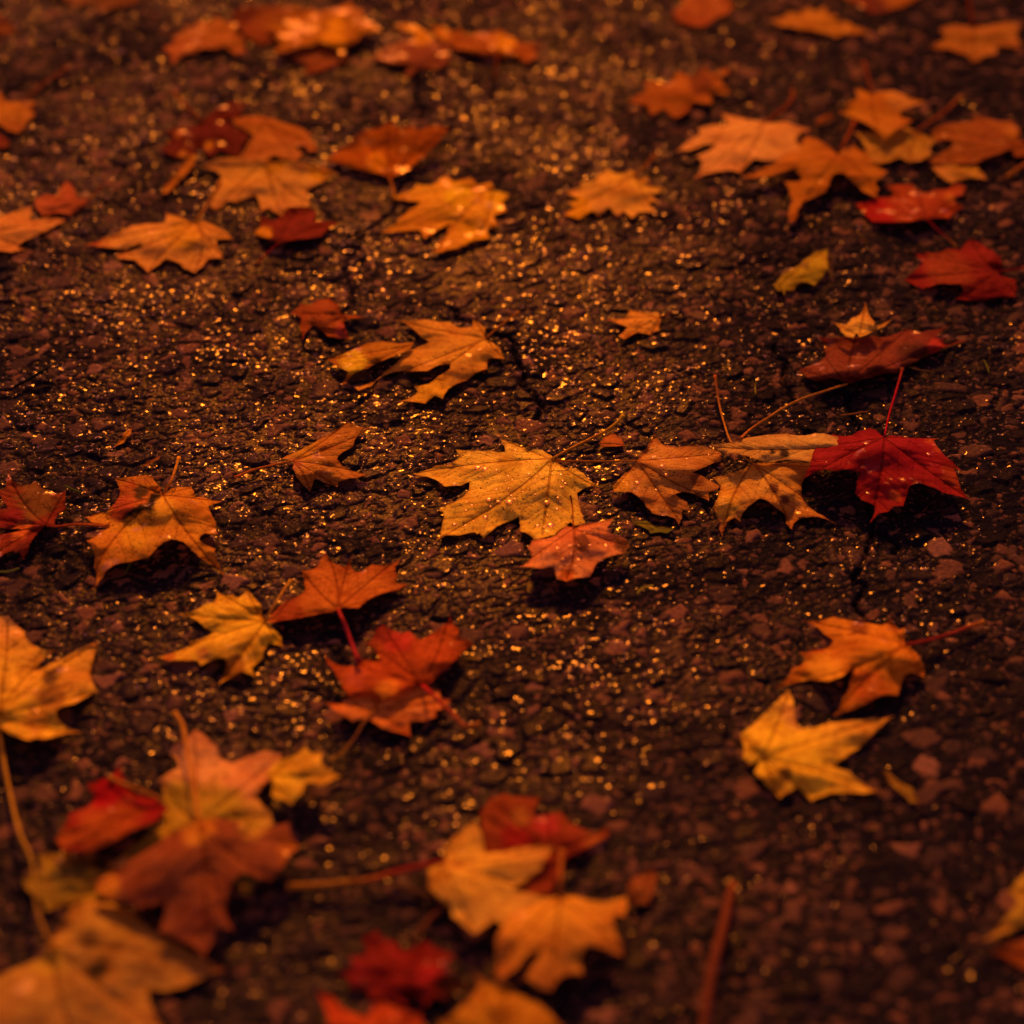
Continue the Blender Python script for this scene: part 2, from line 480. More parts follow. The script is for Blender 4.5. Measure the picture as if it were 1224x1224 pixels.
ALL = []
def leaf(label, crop, outline, base, tips, col, col2=None, stem=None, stemcol=(190, 90, 25), z=0.0, dome=0.9, edge=0.25,
         ctl=(), tint=(), spots=0.6, res=None, name='maple_leaf', wrinkle=1.0, srad=.10, group='fallen maple leaves on the wet asphalt',
         cat='leaf', sideveins=True, drops=0, wet=0.0):
    """outline: traced (x, y[, height cm]) in the crop's own pixels; heights in cm above the road"""
    rs = random.Random(hash(label) & 0xffff if False else sum(ord(ch) * (i + 1) for i, ch in enumerate(label)))
    nr = np.random.default_rng(rs.randint(0, 10 ** 6))
    G = [gp(crop, p) for p in outline]
    hs = [(p[2] if len(p) > 2 else None) for p in outline]
    gb = gp(crop, base)
    cen = np.mean(G, 0)
    size = max(np.ptp([g[0] for g in G]), np.ptp([g[1] for g in G]))
    # controls of the height field
    C, Vv = [], []
    for g, h in zip(G, hs):
        C.append(g); Vv.append((edge + nr.normal(0, .10)) if h is None else h)
    bh = base[2] if len(base) > 2 else max(edge, dome * .8)
    C.append(gb + 1e-5); Vv.append(bh)
    if not any(len(q) > 3 for q in ctl):
        C.append(cen + 2e-5); Vv.append(dome)
        for q in tips[:]:
            gq = gp(crop, q)
            C.append(gb + (gq - gb) * .5); Vv.append(dome * .95 + nr.normal(0, .08))
    for q in ctl:
        C.append(gp(crop, q)); Vv.append(q[2])
    far = float(np.clip((to_px(crop, base)[1] + 150) / 550, .45, 1.0))
    C = np.array(C); Vv = np.array(Vv) * .78 * far
    # boundary: teeth joined by slightly hollow, uneven edges
    if res is None:
        py = to_px(crop, base)[1]
        res = .0016 if 480 < py < 760 else .0026
    area2 = sum(a[0] * b[1] - b[0] * a[1] for a, b in zip(G, G[1:] + G[:1]))
    sgn = 1 if area2 > 0 else -1
    B = []
    for a, b in zip(G, G[1:] + G[:1]):
        L = np.linalg.norm(b - a)
        nseg = max(1, int(L / (res * 1.3)))
        nrm = np.array([-(b - a)[1], (b - a)[0]]) / max(L, 1e-9) * sgn
        sag = L * (.035 + nr.normal(0, .02)) if L > .006 else 0
        tooth = L > .013 and to_px(crop, base)[1] < 340
        tt, tw = .52 + nr.normal(0, .06), .16
        for i in range(nseg):
            t = i / nseg
            if tooth and abs(t - tt) < tw:
                sag_ = -L * .10 * (1 - abs(t - tt) / tw)
            else:
                sag_ = 0
            B.append(nrm * sag_ + a + (b - a) * t + nrm * (sag * 4 * t * (1 - t)) + (nr.normal(0, .00018, 2) if 0 < i else 0))
    B = np.array(B)
    lo, hi = B.min(0), B.max(0)
    # veins
    veins, sides = [], []
    bh2 = gb
    for q in tips:
        e = gp(crop, q)
        d = e - gb
        L = np.linalg.norm(d)
        if L < 1e-4: continue
        perp = np.array([-d[1], d[0]]) / L
        bow = nr.normal(0, .03) * L
        pts = [gb + d * t * .97 + perp * bow * 4 * t * (1 - t) for t in np.linspace(0, 1, max(4, int(L / (res * 1.2))))]
        veins.append(np.array(pts))
        if sideveins:
            for f in (.22, .36, .5, .63, .75, .86):
                for sd_ in (-1, 1):
                    ang = R(44 + nr.normal(0, 5)) * sd_
                    f2 = f + nr.normal(0, .025)
                    st = gb + d * f2 * .97 + perp * bow * 4 * f2 * (1 - f2)
                    dd = d / L
                    dr = np.array([dd[0] * math.cos(ang) - dd[1] * math.sin(ang), dd[0] * math.sin(ang) + dd[1] * math.cos(ang)])
                    ln = L * (.34 * (1 - f) + .06)
                    sv = np.array([st + dr * ln * t + dd * ln * .22 * t * t for t in np.linspace(0, 1, max(3, int(ln / (res * 1.3))))])
                    sides.append(sv)
    # interior points
    gxs = np.arange(lo[0], hi[0], res); gys = np.arange(lo[1], hi[1], res * .87)
    I = []
    for j, yy in enumerate(gys):
        row = np.stack([gxs + (res * .5 if j % 2 else 0), np.full(len(gxs), yy)], 1)
        I.append(row)
    I = np.concatenate(I) + nr.normal(0, res * .12, (sum(len(r) for r in I), 2))
    inside = poly_inside(I, B)
    I = I[inside]
    allv = np.concatenate(veins) if veins else np.zeros((0, 2))
    alls = np.concatenate(sides) if sides else np.zeros((0, 2))
    def mind(p, q):
        if len(q) == 0: return np.full(len(p), .05)
        out = np.full(len(p), 9.0)
        for i in range(0, len(q), 200):
            out = np.minimum(out, np.sqrt(((p[:, None] - q[None, i:i + 200]) ** 2).sum(-1)).min(1))
        return out
    db = mind(I, B)
    I = I[db > res * .45]
    vp = allv[poly_inside(allv, B)] if len(allv) else allv
    vp = vp[mind(vp, B) > res * .4] if len(vp) else vp
    sp = alls[poly_inside(alls, B)] if len(alls) else alls
    if len(sp):
        sp = sp[(mind(sp, B) > res * .4)]
        if len(vp): sp = sp[mind(sp, vp) > res * .4]
    if len(vp): I = I[mind(I, vp) > res * .45]
    if len(sp): I = I[mind(I, sp) > res * .45]
    verts = np.concatenate([B, vp, sp, I])
    k = 100.0
    o_ = cen
    vin = [Vector(((p[0] - o_[0]) * k, (p[1] - o_[1]) * k)) for p in verts]
    nb = len(B)
    ov, oe, of, _, _, _ = delaunay_2d_cdt(vin, [(i, (i + 1) % nb) for i in range(nb)], [list(range(nb))], 1, 1e-5)
    P = np.array([(v[0], v[1]) for v in ov]) / k + o_
    # keep only triangles whose centre is inside
    F = np.array([f[:3] for f in of])
    fc = P[F].mean(1)
    F = F[poly_inside(fc, B)]
    # distances
    dv = np.full(len(P), 9.0)
    for v in veins:
        for a, b in zip(v, v[1:]): dv = np.minimum(dv, seg_dist(P, a, b))
    ds = np.full(len(P), 9.0)
    for v in sides:
        a, b = v[0], v[len(v) // 2]; c = v[-1]
        ds = np.minimum(ds, np.minimum(seg_dist(P, a, b), seg_dist(P, b, c)))
    de = mind(P, B)
    # heights (cm)
    h = tps(C, Vv, P)
    h = np.clip(h, -.05, 6)
    cm = P * 100
    seed = rs.random() * 100
    nz = np.array([noise.noise(Vector((c[0] * .45, c[1] * .45, seed))) for c in cm])
    nz2 = np.array([noise.noise(Vector((c[0] * 1.5, c[1] * 1.5, seed + 7))) for c in cm])
    nz3 = np.array([noise.noise(Vector((c[0] * 1.0, c[1] * 1.0, seed + 17))) for c in cm])
    nz4 = np.array([noise.noise(Vector((c[0] * 4.5, c[1] * 4.5, seed + 27))) for c in cm])
    fade = np.clip(de / .004, .25, 1)
    wrinkle = wrinkle * .75 * far
    h += wrinkle * (nz * .30 + nz2 * .06 * fade)
    h -= wrinkle * .12 * np.exp(-(dv / .0028) ** 2)
    h -= wrinkle * .045 * np.exp(-(ds / .0018) ** 2)
    h += wrinkle * .22 * nz3 * np.exp(-(de / .005) ** 2)          # edges curl up and down
    h = np.maximum(h, .10) + z
    P3 = lift(P, h / 100)
    org = lift([gb], [0])[0]
    # colour
    c0 = albedo(col); c1 = albedo(col2 if col2 is not None else col)
    rb = np.linalg.norm(P - gb, axis=1); rb = rb / max(rb.max(), 1e-6)
    mixf = np.clip((rb - .25) / .6 + nz * .5, 0, 1)[:, None]
    colr = c0 * (1 - mixf) + c1 * mixf
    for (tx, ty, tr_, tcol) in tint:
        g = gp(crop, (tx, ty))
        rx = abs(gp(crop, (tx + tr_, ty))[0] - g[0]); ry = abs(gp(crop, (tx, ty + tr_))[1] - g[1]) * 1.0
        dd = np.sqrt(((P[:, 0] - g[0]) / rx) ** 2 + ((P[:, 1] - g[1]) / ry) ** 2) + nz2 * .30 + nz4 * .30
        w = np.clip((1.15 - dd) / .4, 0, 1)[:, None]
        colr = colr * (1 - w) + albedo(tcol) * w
    colr = np.clip(colr, .003, .95)
    child = stem is not None or drops
    me = bpy.data.meshes.new('blade' if child else name)
    me.from_pydata([tuple(p) for p in (P3 - org)], [], [tuple(int(i) for i in f) for f in F])
    me.polygons.foreach_set('use_smooth', np.ones(len(F), bool))
    set_attr(me, 'tint', colr, 'COLOR'); set_attr(me, 'vein', dv); set_attr(me, 'side_vein', ds)
    set_attr(me, 'edge', de); set_attr(me, 'spots', np.full(len(P), spots)); set_attr(me, 'wet', np.full(len(P), wet))
    me.materials.append(M_BLADE)
    if child:
        root = bpy.data.objects.new(name, None); COL.objects.link(root)
        root.empty_display_size = .02
        root.location = org
        ob = bpy.data.objects.new('blade', me); COL.objects.link(ob); ob.parent = root
    else:
        root = bpy.data.objects.new(name, me); COL.objects.link(root); root.location = org
    root['label'] = label; root['category'] = cat
    if group: root['group'] = group
    if stem is not None:
        pts = []
        n = len(stem)
        bi = np.argmin(((P - gb) ** 2).sum(1))
        for i, q in enumerate(stem):
            t = i / (n - 1)
            hh = q[2] if len(q) > 2 else (h[bi] + .05) * (1 - t) + .32 * t
            pts.append(lift([gp(crop, q)], [hh / 100])[0])
        S = catmull(pts, 7)
        m = len(S)
        rad = [(srad * (.75 + .30 * (i / (m - 1)) + (.55 * max(0, (i / (m - 1) - .93) / .07)))) / 100 for i in range(m)]
        sc = stemcol if isinstance(stemcol, list) else [stemcol]
        cols = []
        for i in range(m):
            u = i / (m - 1) * (len(sc) - 1); a = int(min(u, len(sc) - 1)); b = min(a + 1, len(sc) - 1)
            cols.append((albedo(sc[a]) * (1 - (u - a)) + albedo(sc[b]) * (u - a)) * .8)
        tube('petiole', S, rad, cols, org, M_STALK, root)
    if drops:
        dm = drop_mesh()
        ok = np.where(de > .006)[0]
        used = []
        while len(used) < drops:
            i = int(nr.choice(ok))
            if any(np.linalg.norm(P[i] - P[j]) < .0035 for j in used): continue
            used.append(i)
            d = bpy.data.objects.new('water_drop', dm); COL.objects.link(d); d.parent = root
            r = .0004 + abs(nr.normal(0, .0005)) + (nr.random() * .0016 if nr.random() < .18 else 0)
            d.location = P3[i] - org + np.array([0, 0, .0001])
            d.scale = (r * (1 + nr.normal(0, .15)), r, r * .22)
            d.rotation_euler = (0, 0, nr.random() * 6)
    ALL.append(root)
    return root

_dm = None
def drop_mesh():
    global _dm
    if _dm is None:
        V, F = [], []
        rings, seg = 5, 14
        for i in range(rings):
            a = math.pi / 2 * i / rings
            for k in range(seg):
                w = 2 * math.pi * k / seg
                V.append((math.cos(a) * math.cos(w), math.cos(a) * math.sin(w), math.sin(a)))
        V.append((0, 0, 1)); V.append((0, 0, -.05))
        for i in range(rings - 1):
            for k in range(seg):
                k2 = (k + 1) % seg
                F.append((i * seg + k, i * seg + k2, (i + 1) * seg + k2, (i + 1) * seg + k))
        t = len(V) - 2
        for k in range(seg):
            F.append(((rings - 1) * seg + k, (rings - 1) * seg + (k + 1) % seg, t))
            F.append((k, t + 1, (k + 1) % seg))
        _dm = bpy.data.meshes.new('water_drop'); _dm.from_pydata(V, [], F)
        _dm.polygons.foreach_set('use_smooth', np.ones(len(F), bool))
        _dm.materials.append(M_DROP)
    return _dm

P0 = (0, 0, 1224)
M1 = (480, 500, 280); M2 = (720, 430, 280); M3 = (920, 360, 280); M4 = (0, 500, 280); M5 = (180, 640, 280)
M6 = (330, 640, 280); M7 = (0, 720, 280); M8 = (0, 850, 374); M9 = (340, 900, 324); M10 = (500, 924, 300)
M11 = (860, 700, 340); M12 = (804, 804, 420)
T1 = (0, 60, 280); T2 = (180, 60, 260); T3 = (190, 0, 260); T4 = (420, 0, 240); T5 = (400, 0, 420); T6 = (804, 0, 420)
T7 = (330, 330, 280); T8 = (800, 80, 280); T9 = (984, 60, 240); T0 = (0, 0, 420); C1 = (400, 400, 420)

# ---- the sharp band in the middle
leaf('broad golden yellow maple leaf beaded with water drops, centre of the road', M1,
     [(785,195),(735,165),(700,160),(668,170),(640,152),(590,128),(515,103),(527,135),(540,165),(540,176),(510,179),(465,168),(400,170),(285,165),
      (305,205),(290,212),(245,242),(180,245),(130,268),(58,290),(110,303),(160,315),(205,340),(225,357),(310,352),(355,333),(352,375),(320,410),
      (270,440),(235,455),(190,480),(218,490),(222,515),(212,555),(205,590),(180,640),(235,610),(300,612),(385,595),(395,605),(410,600),(428,630),
      (470,590),(500,563),(560,540),(612,515),(617,590),(645,597),(690,635),(730,625),(800,610),(858,565),(882,542),(905,562),(960,548),(945,500),
      (930,450),(918,390),(945,370),(1000,352),(1048,375),(1020,345),(975,315),(950,285),(910,258),(855,258),(815,232),(797,215)],
     (786,213), [(60,291),(185,636),(735,622),(520,108),(1045,374)], (238,138,46), (228,124,38),
     stem=[(786,211),(870,165),(960,120),(1050,75),(1110,35),(1158,-12)], stemcol=[(196,100,26),(190,92,24),(170,100,20)],
     dome=.75, edge=.28, spots=1.2, drops=48,
     tint=[(560,250,60,(190,110,30)),(870,330,60,(180,105,30))])

leaf('small salmon pink maple leaf overlapping the lower edge of the yellow leaf with drops', M1,
     [(895,570),(860,562),(825,590),(810,610),(770,625),(720,628),(680,640),(658,675),(675,695),(680,725),(650,760),(612,775),(670,778),(730,785),
      (790,775),(803,810),(810,840),(860,852),(900,838),(985,828),(1000,800),(1015,765),(1050,735),(1110,715),(1160,705),(1192,670),(1175,635),
      (1140,620),(1100,605),(1068,590),(1085,560),(1110,518),(1060,535),(1000,545),(940,555),(912,572)],
     (898,578), [(618,774),(862,848),(1185,668),(1105,522)], (198,84,48), (206,98,58),
     stem=[(898,575),(895,500),(891,450),(882,403,1.0)], stemcol=[(150,50,20),(120,36,14)], z=.75, dome=.8, edge=.3, srad=.05, drops=11,
     tint=[(1150,660,42,(96,40,22)),(945,645,45,(120,48,26)),(860,820,40,(190,70,20))], spots=.8)

leaf('curled tan brown maple leaf joined by its stalk to the yellow leaf with drops', M2,
     [(180,525),(205,490),(240,440),(262,405),(272,390),(290,415),(320,445),(360,455),(430,452),(500,440),(555,455),(600,475),(622,490,.9),(620,528,.6),
      (590,535),(540,560),(490,580,1.0),(470,590,1.0),(500,595),(530,610),(570,635),(615,660),(600,680),(560,690),(557,737),(520,720),(470,695),(420,690),
      (380,702,1.0),(400,720,.7),(440,740,.4),(470,792,.15),(420,785,.3),(415,830,.2),(400,870,.1),(380,830,.3),(340,815,.5),(300,812,.6),(260,800,.7),(230,770),
      (190,720,.9),(150,692,.9),(60,690,.7),(55,655,.8),(85,625,.9),(120,590),(160,560)],
     (182,528,1.3), [(272,395),(618,490),(556,730),(408,850),(62,680)], (176,88,38), (160,76,32),
     stem=[(182,528),(100,528),(0,531),(-120,531),(-240,529,.8)], stemcol=[(190,90,26),(150,60,20)], wet=0.4, dome=.9, edge=.45, srad=.07, spots=1.0, drops=10,
     tint=[(90,650,60,(205,110,30)),(500,630,40,(120,50,22))])

leaf('long narrow tan willow shaped leaf tucked under the bright red maple leaf', M2,
     [(555,448),(600,440),(680,430),(720,420),(760,405),(830,395),(900,388),(960,385),(1020,395),(1060,395),(1110,382),(1160,384),(1230,400),(1260,450),
      (1180,500),(1090,535),(1030,525),(960,522),(900,535),(860,538),(800,520),(740,500),(690,492),(640,490),(600,470)],
     (1255,450), [(575,456)], (186,108,56), (176,98,46), z=.95, dome=.75, edge=.3, spots=.9, name='narrow_leaf', group=None,
     tint=[(950,490,26,(60,30,18)),(890,482,14,(60,30,18))])

leaf('light orange maple leaf with dark streaks below the narrow tan leaf', M2,
     [(785,540),(840,538),(900,538),(960,540),(1020,538),(1085,540),(1110,560),(1090,600),(1045,640),(1040,700),(1060,750),(1110,790),(1160,815),(1228,862),
      (1170,832),(1100,820),(1030,830),(1005,850),(990,888),(960,855),(945,800),(900,770,.9),(860,735,1.1),(820,725,1.15),(770,760,.9),(735,800,.5),(720,845,.2),
      (690,825,.4),(650,850,.3),(628,930,.1),(610,880,.2),(595,810,.5),(575,770,.8),(600,730,1.0),(620,660),(575,615,.6),(640,600),(720,575)],
     (786,541,1.0), [(580,616),(626,920),(985,880),(1220,858),(1080,560)], (186,100,40), (168,78,32),
     stem=[(785,540),(735,503,.7),(672,430,.5),(640,345),(610,230),(588,82,.9)], stemcol=[(170,90,28),(196,96,30),(150,56,24)], dome=1.15, edge=.3, srad=.065,
     tint=[(950,730,26,(96,36,20)),(895,670,26,(100,40,20)),(640,750,80,(200,110,32))], spots=.9)

leaf('yellow green leaf scrap lying under the curled tan brown leaf', M2,
     [(150,850),(190,842),(230,840),(270,862),(300,870),(340,872),(372,885),(340,907),(300,900),(250,908),(240,890),(200,870)],
     (165,855), [(365,885)], (110,74,18), (96,70,20), dome=.4, edge=.25, name='leaf_fragment', cat='leaf scrap', group=None)

leaf('bright crimson maple leaf, wet and shiny, right of the narrow tan leaf', M3,
     [(590,705),(560,675),(520,662),(460,680),(430,700),(390,705),(330,692),(300,710),(250,750),(225,790,1.0),(215,830,.8),(200,880,.5),(170,942,.15),(220,905,.7),
      (280,880,1.2),(350,885,1.3),(410,880,1.3),(470,895,1.0),(455,940,.7),(445,1000,.4),(480,1040,.35),(550,1070,.3),(545,1110,.2),(520,1167,.1),(570,1110),
      (620,1100),(660,1070),(700,1070),(720,1010,.6),(735,965,.9),(780,950,1.0),(840,970,.8),(900,1000,.5),(1045,1037,.1),(1000,980),(985,930),(965,875),(1002,883),
      (960,840),(910,800),(870,750),(855,725),(890,716),(820,712),(760,712),(690,705),(640,700),(610,708)],
     (600,712,1.1), [(260,760),(172,938),(528,1155),(1040,1035),(885,718)], (122,8,16), (132,16,15),
     stem=[(599,708),(625,590,1.2),(655,490,1.1),(685,385,.9),(692,355,.8)], stemcol=[(150,14,22),(150,14,26),(120,40,18)], z=.85, wet=0.5, dome=1.2, edge=.35, srad=.085, spots=.2, drops=4,
     tint=[(660,1015,34,(160,44,16)),(880,730,60,(150,40,18)),(960,920,60,(140,36,16))])  # first spot paints a golden highlight into the leaf colour

leaf('dark red brown maple leaf folded over at its right end, long orange stalk', M3,
     [(405,432),(360,410),(300,408),(240,418),(195,400),(155,355,.4),(210,335),(260,315),(290,290),(285,250),(275,210),(250,185),(330,195),(370,185),(420,185),
      (470,190),(540,180),(580,190),(630,180),(720,145),(790,160),(860,150),(940,125),(890,160),(870,190),(930,190),(905,225),(1000,205),(1092,178),(1000,216),
      (920,238),(880,262),(820,290),(760,320),(700,350),(665,380),(600,380),(530,400),(460,415),(430,428)],
     (405,430,1.4), [(160,356),(256,190),(450,190),(720,148),(1085,181)], (108,34,20), (100,24,18),
     stem=[(405,432),(300,466,.8),(170,510,.6),(60,565),(0,605),(-100,670),(-155,722,1.35)], stemcol=[(170,80,28),(190,92,26),(150,60,20)], wet=0.6, dome=1.0, edge=.5, srad=.085,
     ctl=[(300,405,1.4,1),(500,400,1.5,1),(650,375,1.5,1),(450,300,1.0,1),(600,270,.9,1),(450,200,.3,1),(720,160,.4,1),(850,200,.9,1),(900,240,1.2,1)], spots=.3,
     tint=[(870,240,50,(150,30,24)),(760,290,90,(78,24,16))])

leaf('tiny pale tan star shaped leaf perched on the dark red brown leaf', M3,
     [(335,110),(365,116),(400,120),(425,90),(470,70),(490,40),(500,2),(512,50),(522,75),(550,110),(545,130),(600,110),(642,90),(600,132),(550,152),(500,177),
      (470,188),(455,165),(440,194),(400,185),(370,155)],
     (466,182), [(500,10),(342,112),(636,95)], (206,120,48), (200,108,40), z=1.0, dome=.5, edge=.3, spots=.2)

leaf('glossy brick red maple leaf with raised lobes cut by the left edge', M4,
     [(245,550),(285,557),(297,515),(346,472),(346,375),(300,397),(270,380),(230,370),(185,325),(160,345),(110,347),(62,322),(45,268),(30,320),(25,370),(-10,375),(8,425),
      (40,470),(10,475),(-30,470),(-70,500),(-60,560),(0,573),(55,577),(110,580),(150,575),(100,590),(40,600),(-20,605),(-60,640),(-40,740),(0,724),(60,692),(100,700),
      (125,737),(148,695),(165,640),(210,588)],
     (240,556,.9), [(45,275),(342,380),(-60,520),(-30,710),(126,728)], (120,26,14), (130,40,16),
     stem=[(242,560),(300,565),(380,556),(450,556,1.0),(565,563,2.1)], stemcol=[(160,40,16),(186,70,20)], wet=0.9, dome=.7, edge=.5, z=.2, srad=.085, spots=.2,
     tint=[(190,420,110,(116,50,18)),(60,520,60,(120,18,18)),(105,590,50,(190,70,24))])

leaf('arched orange maple leaf with black rot along its midrib, left side', M4,
     [(845,395),(840,360),(800,310),(765,295),(720,300),(660,308),(600,315),(615,345),(625,400),(590,450),(550,495),(510,488),(480,510),(440,515),(480,545),(560,555),
      (575,540),(565,575),(530,590),(450,640),(480,670,.9),(495,720,.6),(490,780,.4),(505,820,.3),(490,880,.2),(448,925,.1),(500,880,.3),(540,830,.6),(560,790,.9),
      (600,765,1.1),(680,750,1.3),(775,730,1.6),(810,690,1.9),(850,650,2.0),(900,630,2.0),(960,645,1.8),(1000,690,1.3),(1060,740,.8),(1120,775,.4),(1172,828,.1),
      (1150,770,.4),(1130,740,.6),(1125,680,.9),(1050,645,1.3),(1040,630,1.3),(1070,600,1.1),(1110,605,.9),(1140,610,.6),(1130,545,.7),(1100,490,.7),(1090,460,.7),(1162,434,.3),
      (1100,425),(1060,410),(1020,412),(1000,358),(920,358),(890,370),(860,395)],
     (850,400,1.0), [(605,318),(450,518),(455,910),(1165,818),(1155,437),(1000,364)], (186,90,20), (170,76,20),
     stem=[(851,398),(880,350,1.2),(905,300,1.3),(935,206,1.2)], stemcol=[(180,70,22),(190,96,26)], wet=0.5, dome=1.5, edge=.4, srad=.085, spots=1.2,
     tint=[(700,400,105,(164,62,18)),(640,470,70,(160,50,22)),(760,320,60,(150,66,16)),(775,482,44,(14,8,6)),(725,500,50,(14,8,6)),(680,518,40,(20,10,8)),(832,485,34,(14,8,6)),(805,425,40,(24,12,8)),(740,385,40,(70,32,12)),(760,545,60,(130,64,16)),
           (720,590,90,(192,100,20)),(860,470,60,(200,110,28))])

leaf('bright yellow orange maple leaf with one lobe rolled under, left of centre', M5,
     [(595,445),(580,410),(585,370),(560,345),(530,310),(500,272),(492,300),(460,325),(430,308),(385,312),(345,288),(342,330),(335,350),(290,355),(245,385),(200,402),
      (132,408),(200,425),(250,450),(280,480),(325,510),(260,540),(205,555),(200,580),(140,605),(35,635),(90,655),(180,655),(245,655),(262,682),(300,660),(350,640,.9),
      (385,642,.9),(396,690,.5),(352,782,.1),(420,745,.4),(475,712,.8),(550,745,.4),(528,692,.7),(560,665),(590,640),(600,590),(620,565),(692,582),(685,545),(670,510),(640,490),(608,460)],
     (598,447), [(140,408),(42,636),(365,765),(688,578),(499,280),(348,295)], (206,122,26), (200,112,26),
     stem=[(598,445),(650,360,.8),(700,280,.8),(730,240,.7)], stemcol=[(180,88,22),(190,100,24)], dome=.8, edge=.35, spots=.35, srad=.085,
     tint=[(440,690,70,(150,72,18)),(270,620,36,(190,92,34)),(90,640,40,(190,82,24))])

leaf('orange red maple leaf with a thick crimson stalk hanging towards the viewer', M6,
     [(320,388,1.5),(270,400,1.5),(200,415,1.4),(130,430,1.3),(60,440,1.2),(-10,455,1.0),(-48,455,.8),(-30,415),(10,375),(50,340),(100,325),(150,290),(145,250),(130,183),(180,180),(210,165),
      (230,125),(265,88),(280,125),(320,150),(360,165),(396,108),(390,160),(415,190),(450,185),(500,150),(560,155),(605,145),(668,102),(635,150),(620,165),(635,210),(625,245),
      (695,258),(640,285,.6),(570,300,.9),(500,325,1.2),(430,380,1.4),(390,378,1.5),(350,375,1.5)],
     (322,385,1.5), [(-45,445),(135,187),(265,95),(396,115),(660,108),(690,260)], (168,68,18), (160,62,18),
     stem=[(324,388),(348,440,1.2),(368,490,.9),(400,580,.7),(432,655,1.3)], stemcol=[(150,32,24),(160,26,34),(130,24,30)], dome=.9, edge=.3, srad=.13, spots=.4,
     ctl=[(300,300,1.0,1),(200,300,.9,1),(400,280,.9,1),(300,200,.5,1),(520,230,.7,1),(100,390,1.0,1)],
     tint=[(60,410,90,(140,44,14))])

leaf('vivid red orange maple leaf resting on a paler coral leaf, red midrib', M6,
     [(790,795),(840,740),(900,690),(960,630),(1035,568),(1000,545),(965,540),(955,490),(930,470),(908,405,.9),(895,450),(840,495),(750,545),(700,500),(650,510),(600,490),
      (560,465),(520,490),(500,545),(465,568),(520,600),(535,640),(500,655),(440,645),(420,680),(350,685),(290,660),(238,605),(270,670),(320,745),(350,800),(380,840),
      (440,815,.8),(510,815,.85),(560,858,.7),(620,830,.8),(690,785,.85),(740,780,.8)],
     (765,785,.8), [(242,612),(472,568),(560,470),(905,412),(1030,568)], (168,52,14), (150,44,12),
     stem=[(765,785),(800,815,1.3),(850,865,1.1),(920,930,.8),(985,995,.5),(1065,988,.4)], stemcol=[(180,26,26),(190,34,28),(190,66,32),(160,74,26)], dome=.8, edge=.4, z=.5, srad=.12, spots=.3,
     tint=[(640,540,80,(160,34,22)),(580,820,70,(206,90,22)),(560,500,60,(120,24,14)),(420,740,60,(160,50,30))])

leaf('coral orange maple leaf half hidden beneath the vivid red orange leaf', M6,
     [(560,780),(640,780),(720,780),(780,795),(860,808),(865,850),(915,858),(880,900),(830,920),(840,945),(780,970),(700,975),(705,1050),(640,1030),(560,1010),(490,965),(450,955),
      (400,975),(350,940),(300,910),(248,868),(340,878),(380,850),(450,810),(520,790)],
     (512,915), [(255,872),(700,1042),(908,862),(850,812),(560,790)], (196,84,36), (190,76,34),
     stem=[(512,918),(460,975,.6),(410,1060),(350,1130),(280,1182)], stemcol=[(160,72,30),(120,54,24),(150,80,20)], dome=.8, edge=.5, z=.1, srad=.085, spots=.3)

leaf('large golden maple leaf with brown blotches, cut by the left edge', M7,
     [(-60,60),(0,75),(45,70),(70,100),(130,150),(140,190),(180,225),(220,245),(292,250),(240,290),(180,357),(260,320),(330,290),(400,250),(450,225),(502,210),(510,240),(490,300),
      (470,370),(490,430),(524,466),(460,490),(390,530,1.0),(320,545,1.3),(295,565,1.3),(300,610,.9),(330,640,.6),(432,680,.2),(350,685,.6),(290,700,1.0),(240,715,1.2),(190,708,1.3),(150,722,1.3),
      (100,705,1.4),(50,690,1.4),(10,660,1.5),(-10,630),(-40,600),(-120,560),(-200,520),(-230,400),(-200,200),(-120,120)],
     (-15,590,1.4), [(40,78),(288,251),(500,215),(520,466),(428,679),(-200,300)], (206,118,28), (196,104,38), dome=1.1, edge=.4, spots=.9,
     tint=[(270,395,45,(84,40,18)),(318,348,18,(80,40,18)),(75,215,16,(110,50,24)),(270,505,80,(160,80,28)),(20,440,30,(150,80,22)),(60,110,90,(206,108,52)),(400,400,90,(190,98,30)),(190,620,70,(176,86,22))])

# ---- lower left heap
leaf('olive yellow maple leaf with grey blotches at the bottom of the left heap', M8,
     [(150,560),(200,555),(300,560),(370,555),(460,590),(520,640),(450,700),(380,720),(380,742),(280,750),(220,770),(180,782),(150,735),(100,700),(78,660),(110,640),(160,620)],
     (500,640), [(85,662),(185,775),(160,562),(280,560)], (150,84,20), (140,80,22), dome=.5, edge=.3, spots=1.2, srad=.1,
     tint=[(230,640,40,(96,56,22)),(310,600,40,(100,60,24)),(270,690,36,(104,60,22)),(400,580,40,(60,36,18))])
leaf('rosy pink and yellow maple leaf lying under the russet leaf in the left heap', M8,
     [(740,100),(760,72),(800,90),(850,135),(870,190),(910,200),(960,180),(1040,152),(1102,165),(1090,200),(1060,260),(1000,330),(1030,370),(1060,400),(1070,440),(1020,480),(900,500),
      (760,540),(640,580),(560,600),(480,610),(420,610),(500,540),(580,480),(640,450),(640,400),(600,380),(640,330),(620,268),(660,240),(700,220),(665,168),(680,130),(720,110)],
     (765,440), [(760,80),(1095,165),(1060,410),(430,605),(625,275)], (176,100,28), (196,98,62), z=.35, dome=.7, edge=.4, spots=.8,
     tint=[(780,180,110,(200,102,66)),(980,240,110,(196,96,60)),(690,330,60,(170,104,28)),(880,380,80,(172,100,26)),(560,540,80,(130,84,24))])
